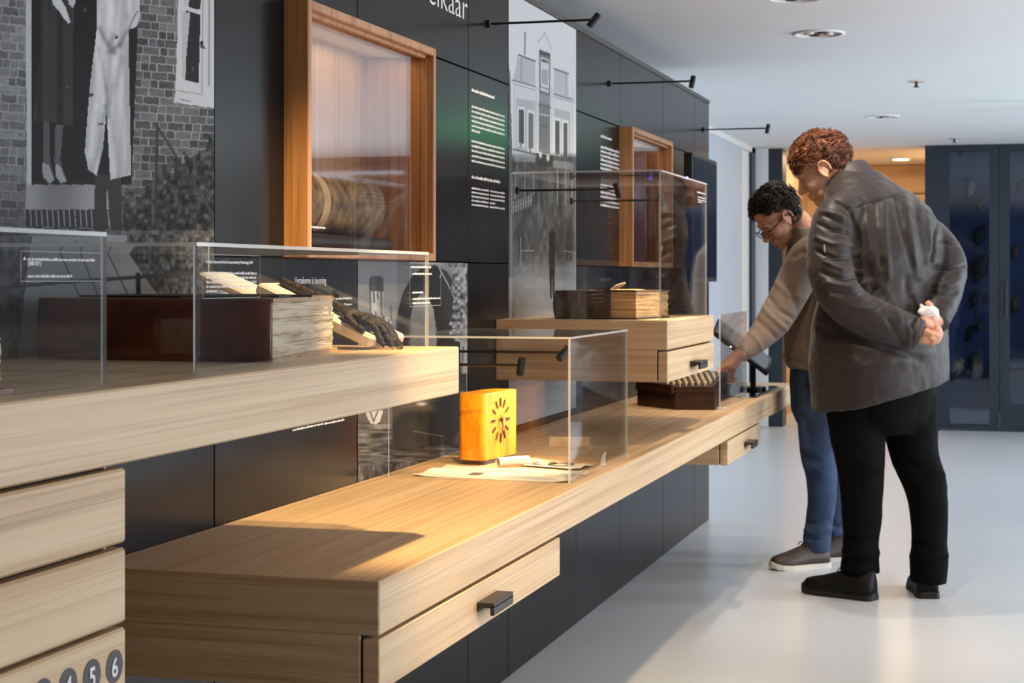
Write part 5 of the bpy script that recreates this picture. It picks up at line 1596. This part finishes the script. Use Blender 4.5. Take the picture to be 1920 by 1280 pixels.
Mh2 = head_frame(q2(1459, 406, .0), -RIGHT*.97 - FWD*.25, math.radians(44))
bm_ = MB()
head_shape(bm_, Mh2, .97, 0)
limb(bm_, [(Mh2 @ Vector((-.03, 0, -.03)), .056), (Mh2 @ Vector((-.05, 0, -.075)), .054), (q2(1506,432,0), .058), (q2(1530,480,0), .10), (q2(1538,600,0), .11), (q2(1541,700,0), .11)], 18, 5)
limb(bm_, [(q2(1530,476,-.10), .06), (q2(1510,495,-.18), .045), (q2(1455,598,-.24), .040), (q2(1400,654,-.345), .029), (q2(1384,667,-.385), .027)], 14, 5)
limb(bm_, [(q2(1530,476,.10), .06), (q2(1536,510,.19), .045), (q2(1540,575,.21), .038), (q2(1490,660,.16), .028), (q2(1478,670,.14), .034)], 14, 5)
limb(bm_, [(q2(1540,730,-.08), .08), (q2(1537,880,-.07), .042), (q2(1533,1035,-.05), .033)], 12, 5)
limb(bm_, [(q2(1545,730,.10), .08), (q2(1560,880,.15), .042), (q2(1560,1020,.20), .033)], 12, 5)
# pointing hand
limb(bm_, [(q2(1384,667,-.385), .028), (q2(1374,678,-.43), .034), (q2(1365,688,-.47), .036), (q2(1360,693,-.49), .030)], 16, 5, flat=.75)
finger(bm_, [q2(1360,686,-.49), q2(1351,690,-.53), q2(1346,699,-.57), q2(1342,709,-.60)], .0105)
finger(bm_, [q2(1364,692,-.48), q2(1356,700,-.51), q2(1358,710,-.50), q2(1366,711,-.47)], .0108)
finger(bm_, [q2(1370,695,-.47), q2(1364,704,-.49), q2(1366,713,-.48), q2(1373,713,-.45)], .0105)
finger(bm_, [q2(1377,694,-.45), q2(1373,704,-.465), q2(1375,712,-.455), q2(1381,710,-.43)], .0095)
finger(bm_, [q2(1368,676,-.45), q2(1358,683,-.475), q2(1353,692,-.50), q2(1352,700,-.51)], .0115)
me = remeshed(bm_, .0042, 2, .5)
mesh_obj('body', me, M['skin'], t)
def line2(x, y, z):
    ay = abs(y)
    if x > .05: base = z - (.062 + .12*max(0, x-.06) - .25*ay*0)
    elif x > 0: base = z - (.012 + 1.0*x)
    else: base = z + .050
    d_ear = math.hypot((x+.004)/.8, z+.012) - .036
    if ay > .04: base = min(base, d_ear)
    if x > -.03 and z < -.025: base = min(base, -.02)
    return base
hair_mesh('hair', Mh2, .97, M['hair_dark'], t, line2, .013, 2400, .6, 6, .052, 1)
m = MB()
for sg in (-1, 1): m.tube([Mh2 @ Vector((.088, sg*.012, .024)), Mh2 @ Vector((.084, sg*.033, .028)), Mh2 @ Vector((.067, sg*.050, .020))], [.003, .004, .002], 8)
m.build('eyebrow', M['hair_dark'], t)
m = MB()
for sg in (-1, 1): m.ball(Mh2 @ Vector((.080, sg*.032, -.007)), .006, 10, 8)
m.build('eye', M['eye'], t)
# spectacles
gl = MB()
for sg in (-1, 1):
    rim = [Mh2 @ Vector((.107-.10*abs(abs(.033+.024*math.cos(a))-.0)*.25, sg*(.033+.025*math.copysign(abs(math.cos(a))**.7, math.cos(a))), -.008+.016*math.copysign(abs(math.sin(a))**.7, math.sin(a)))) for a in [2*math.pi*j/24 for j in range(25)]]
    gl.tube(rim, .0022, 6)
    gl.tube([Mh2 @ Vector((.098, sg*.059, -.004)), Mh2 @ Vector((.05, sg*.073, .0)), Mh2 @ Vector((.0, sg*.079, .004)), Mh2 @ Vector((-.018, sg*.078, -.008))], .0026, 6)
gl.tube([Mh2 @ Vector((.104, -.009, -.004)), Mh2 @ Vector((.109, 0, -.002)), Mh2 @ Vector((.104, .009, -.004))], .002, 6)
gl.build('glasses', M['black'], t)
ln_ = MB()
for sg in (-1, 1):
    cpt = [Mh2 @ Vector((.1055-.10*abs(.033+.024*math.cos(a))*.25, sg*(.033+.024*math.cos(a)), -.008+.0155*math.sin(a))) for a in [2*math.pi*j/20 for j in range(20)]]
    ln_.add(cpt, [tuple(range(20))])
ln_.build('lens', M['glass'], t, fix=False)
shoe(t, (-.765, 7.500, 0), (-.985, 7.330, 0), (M['shoe_brown'], M['sole_pale']), .050, hh=.10)
shoe(t, (-.66, 7.70, 0), (-.905, 7.575, 0), (M['shoe_brown'], M['sole_pale']), .050, hh=.10)
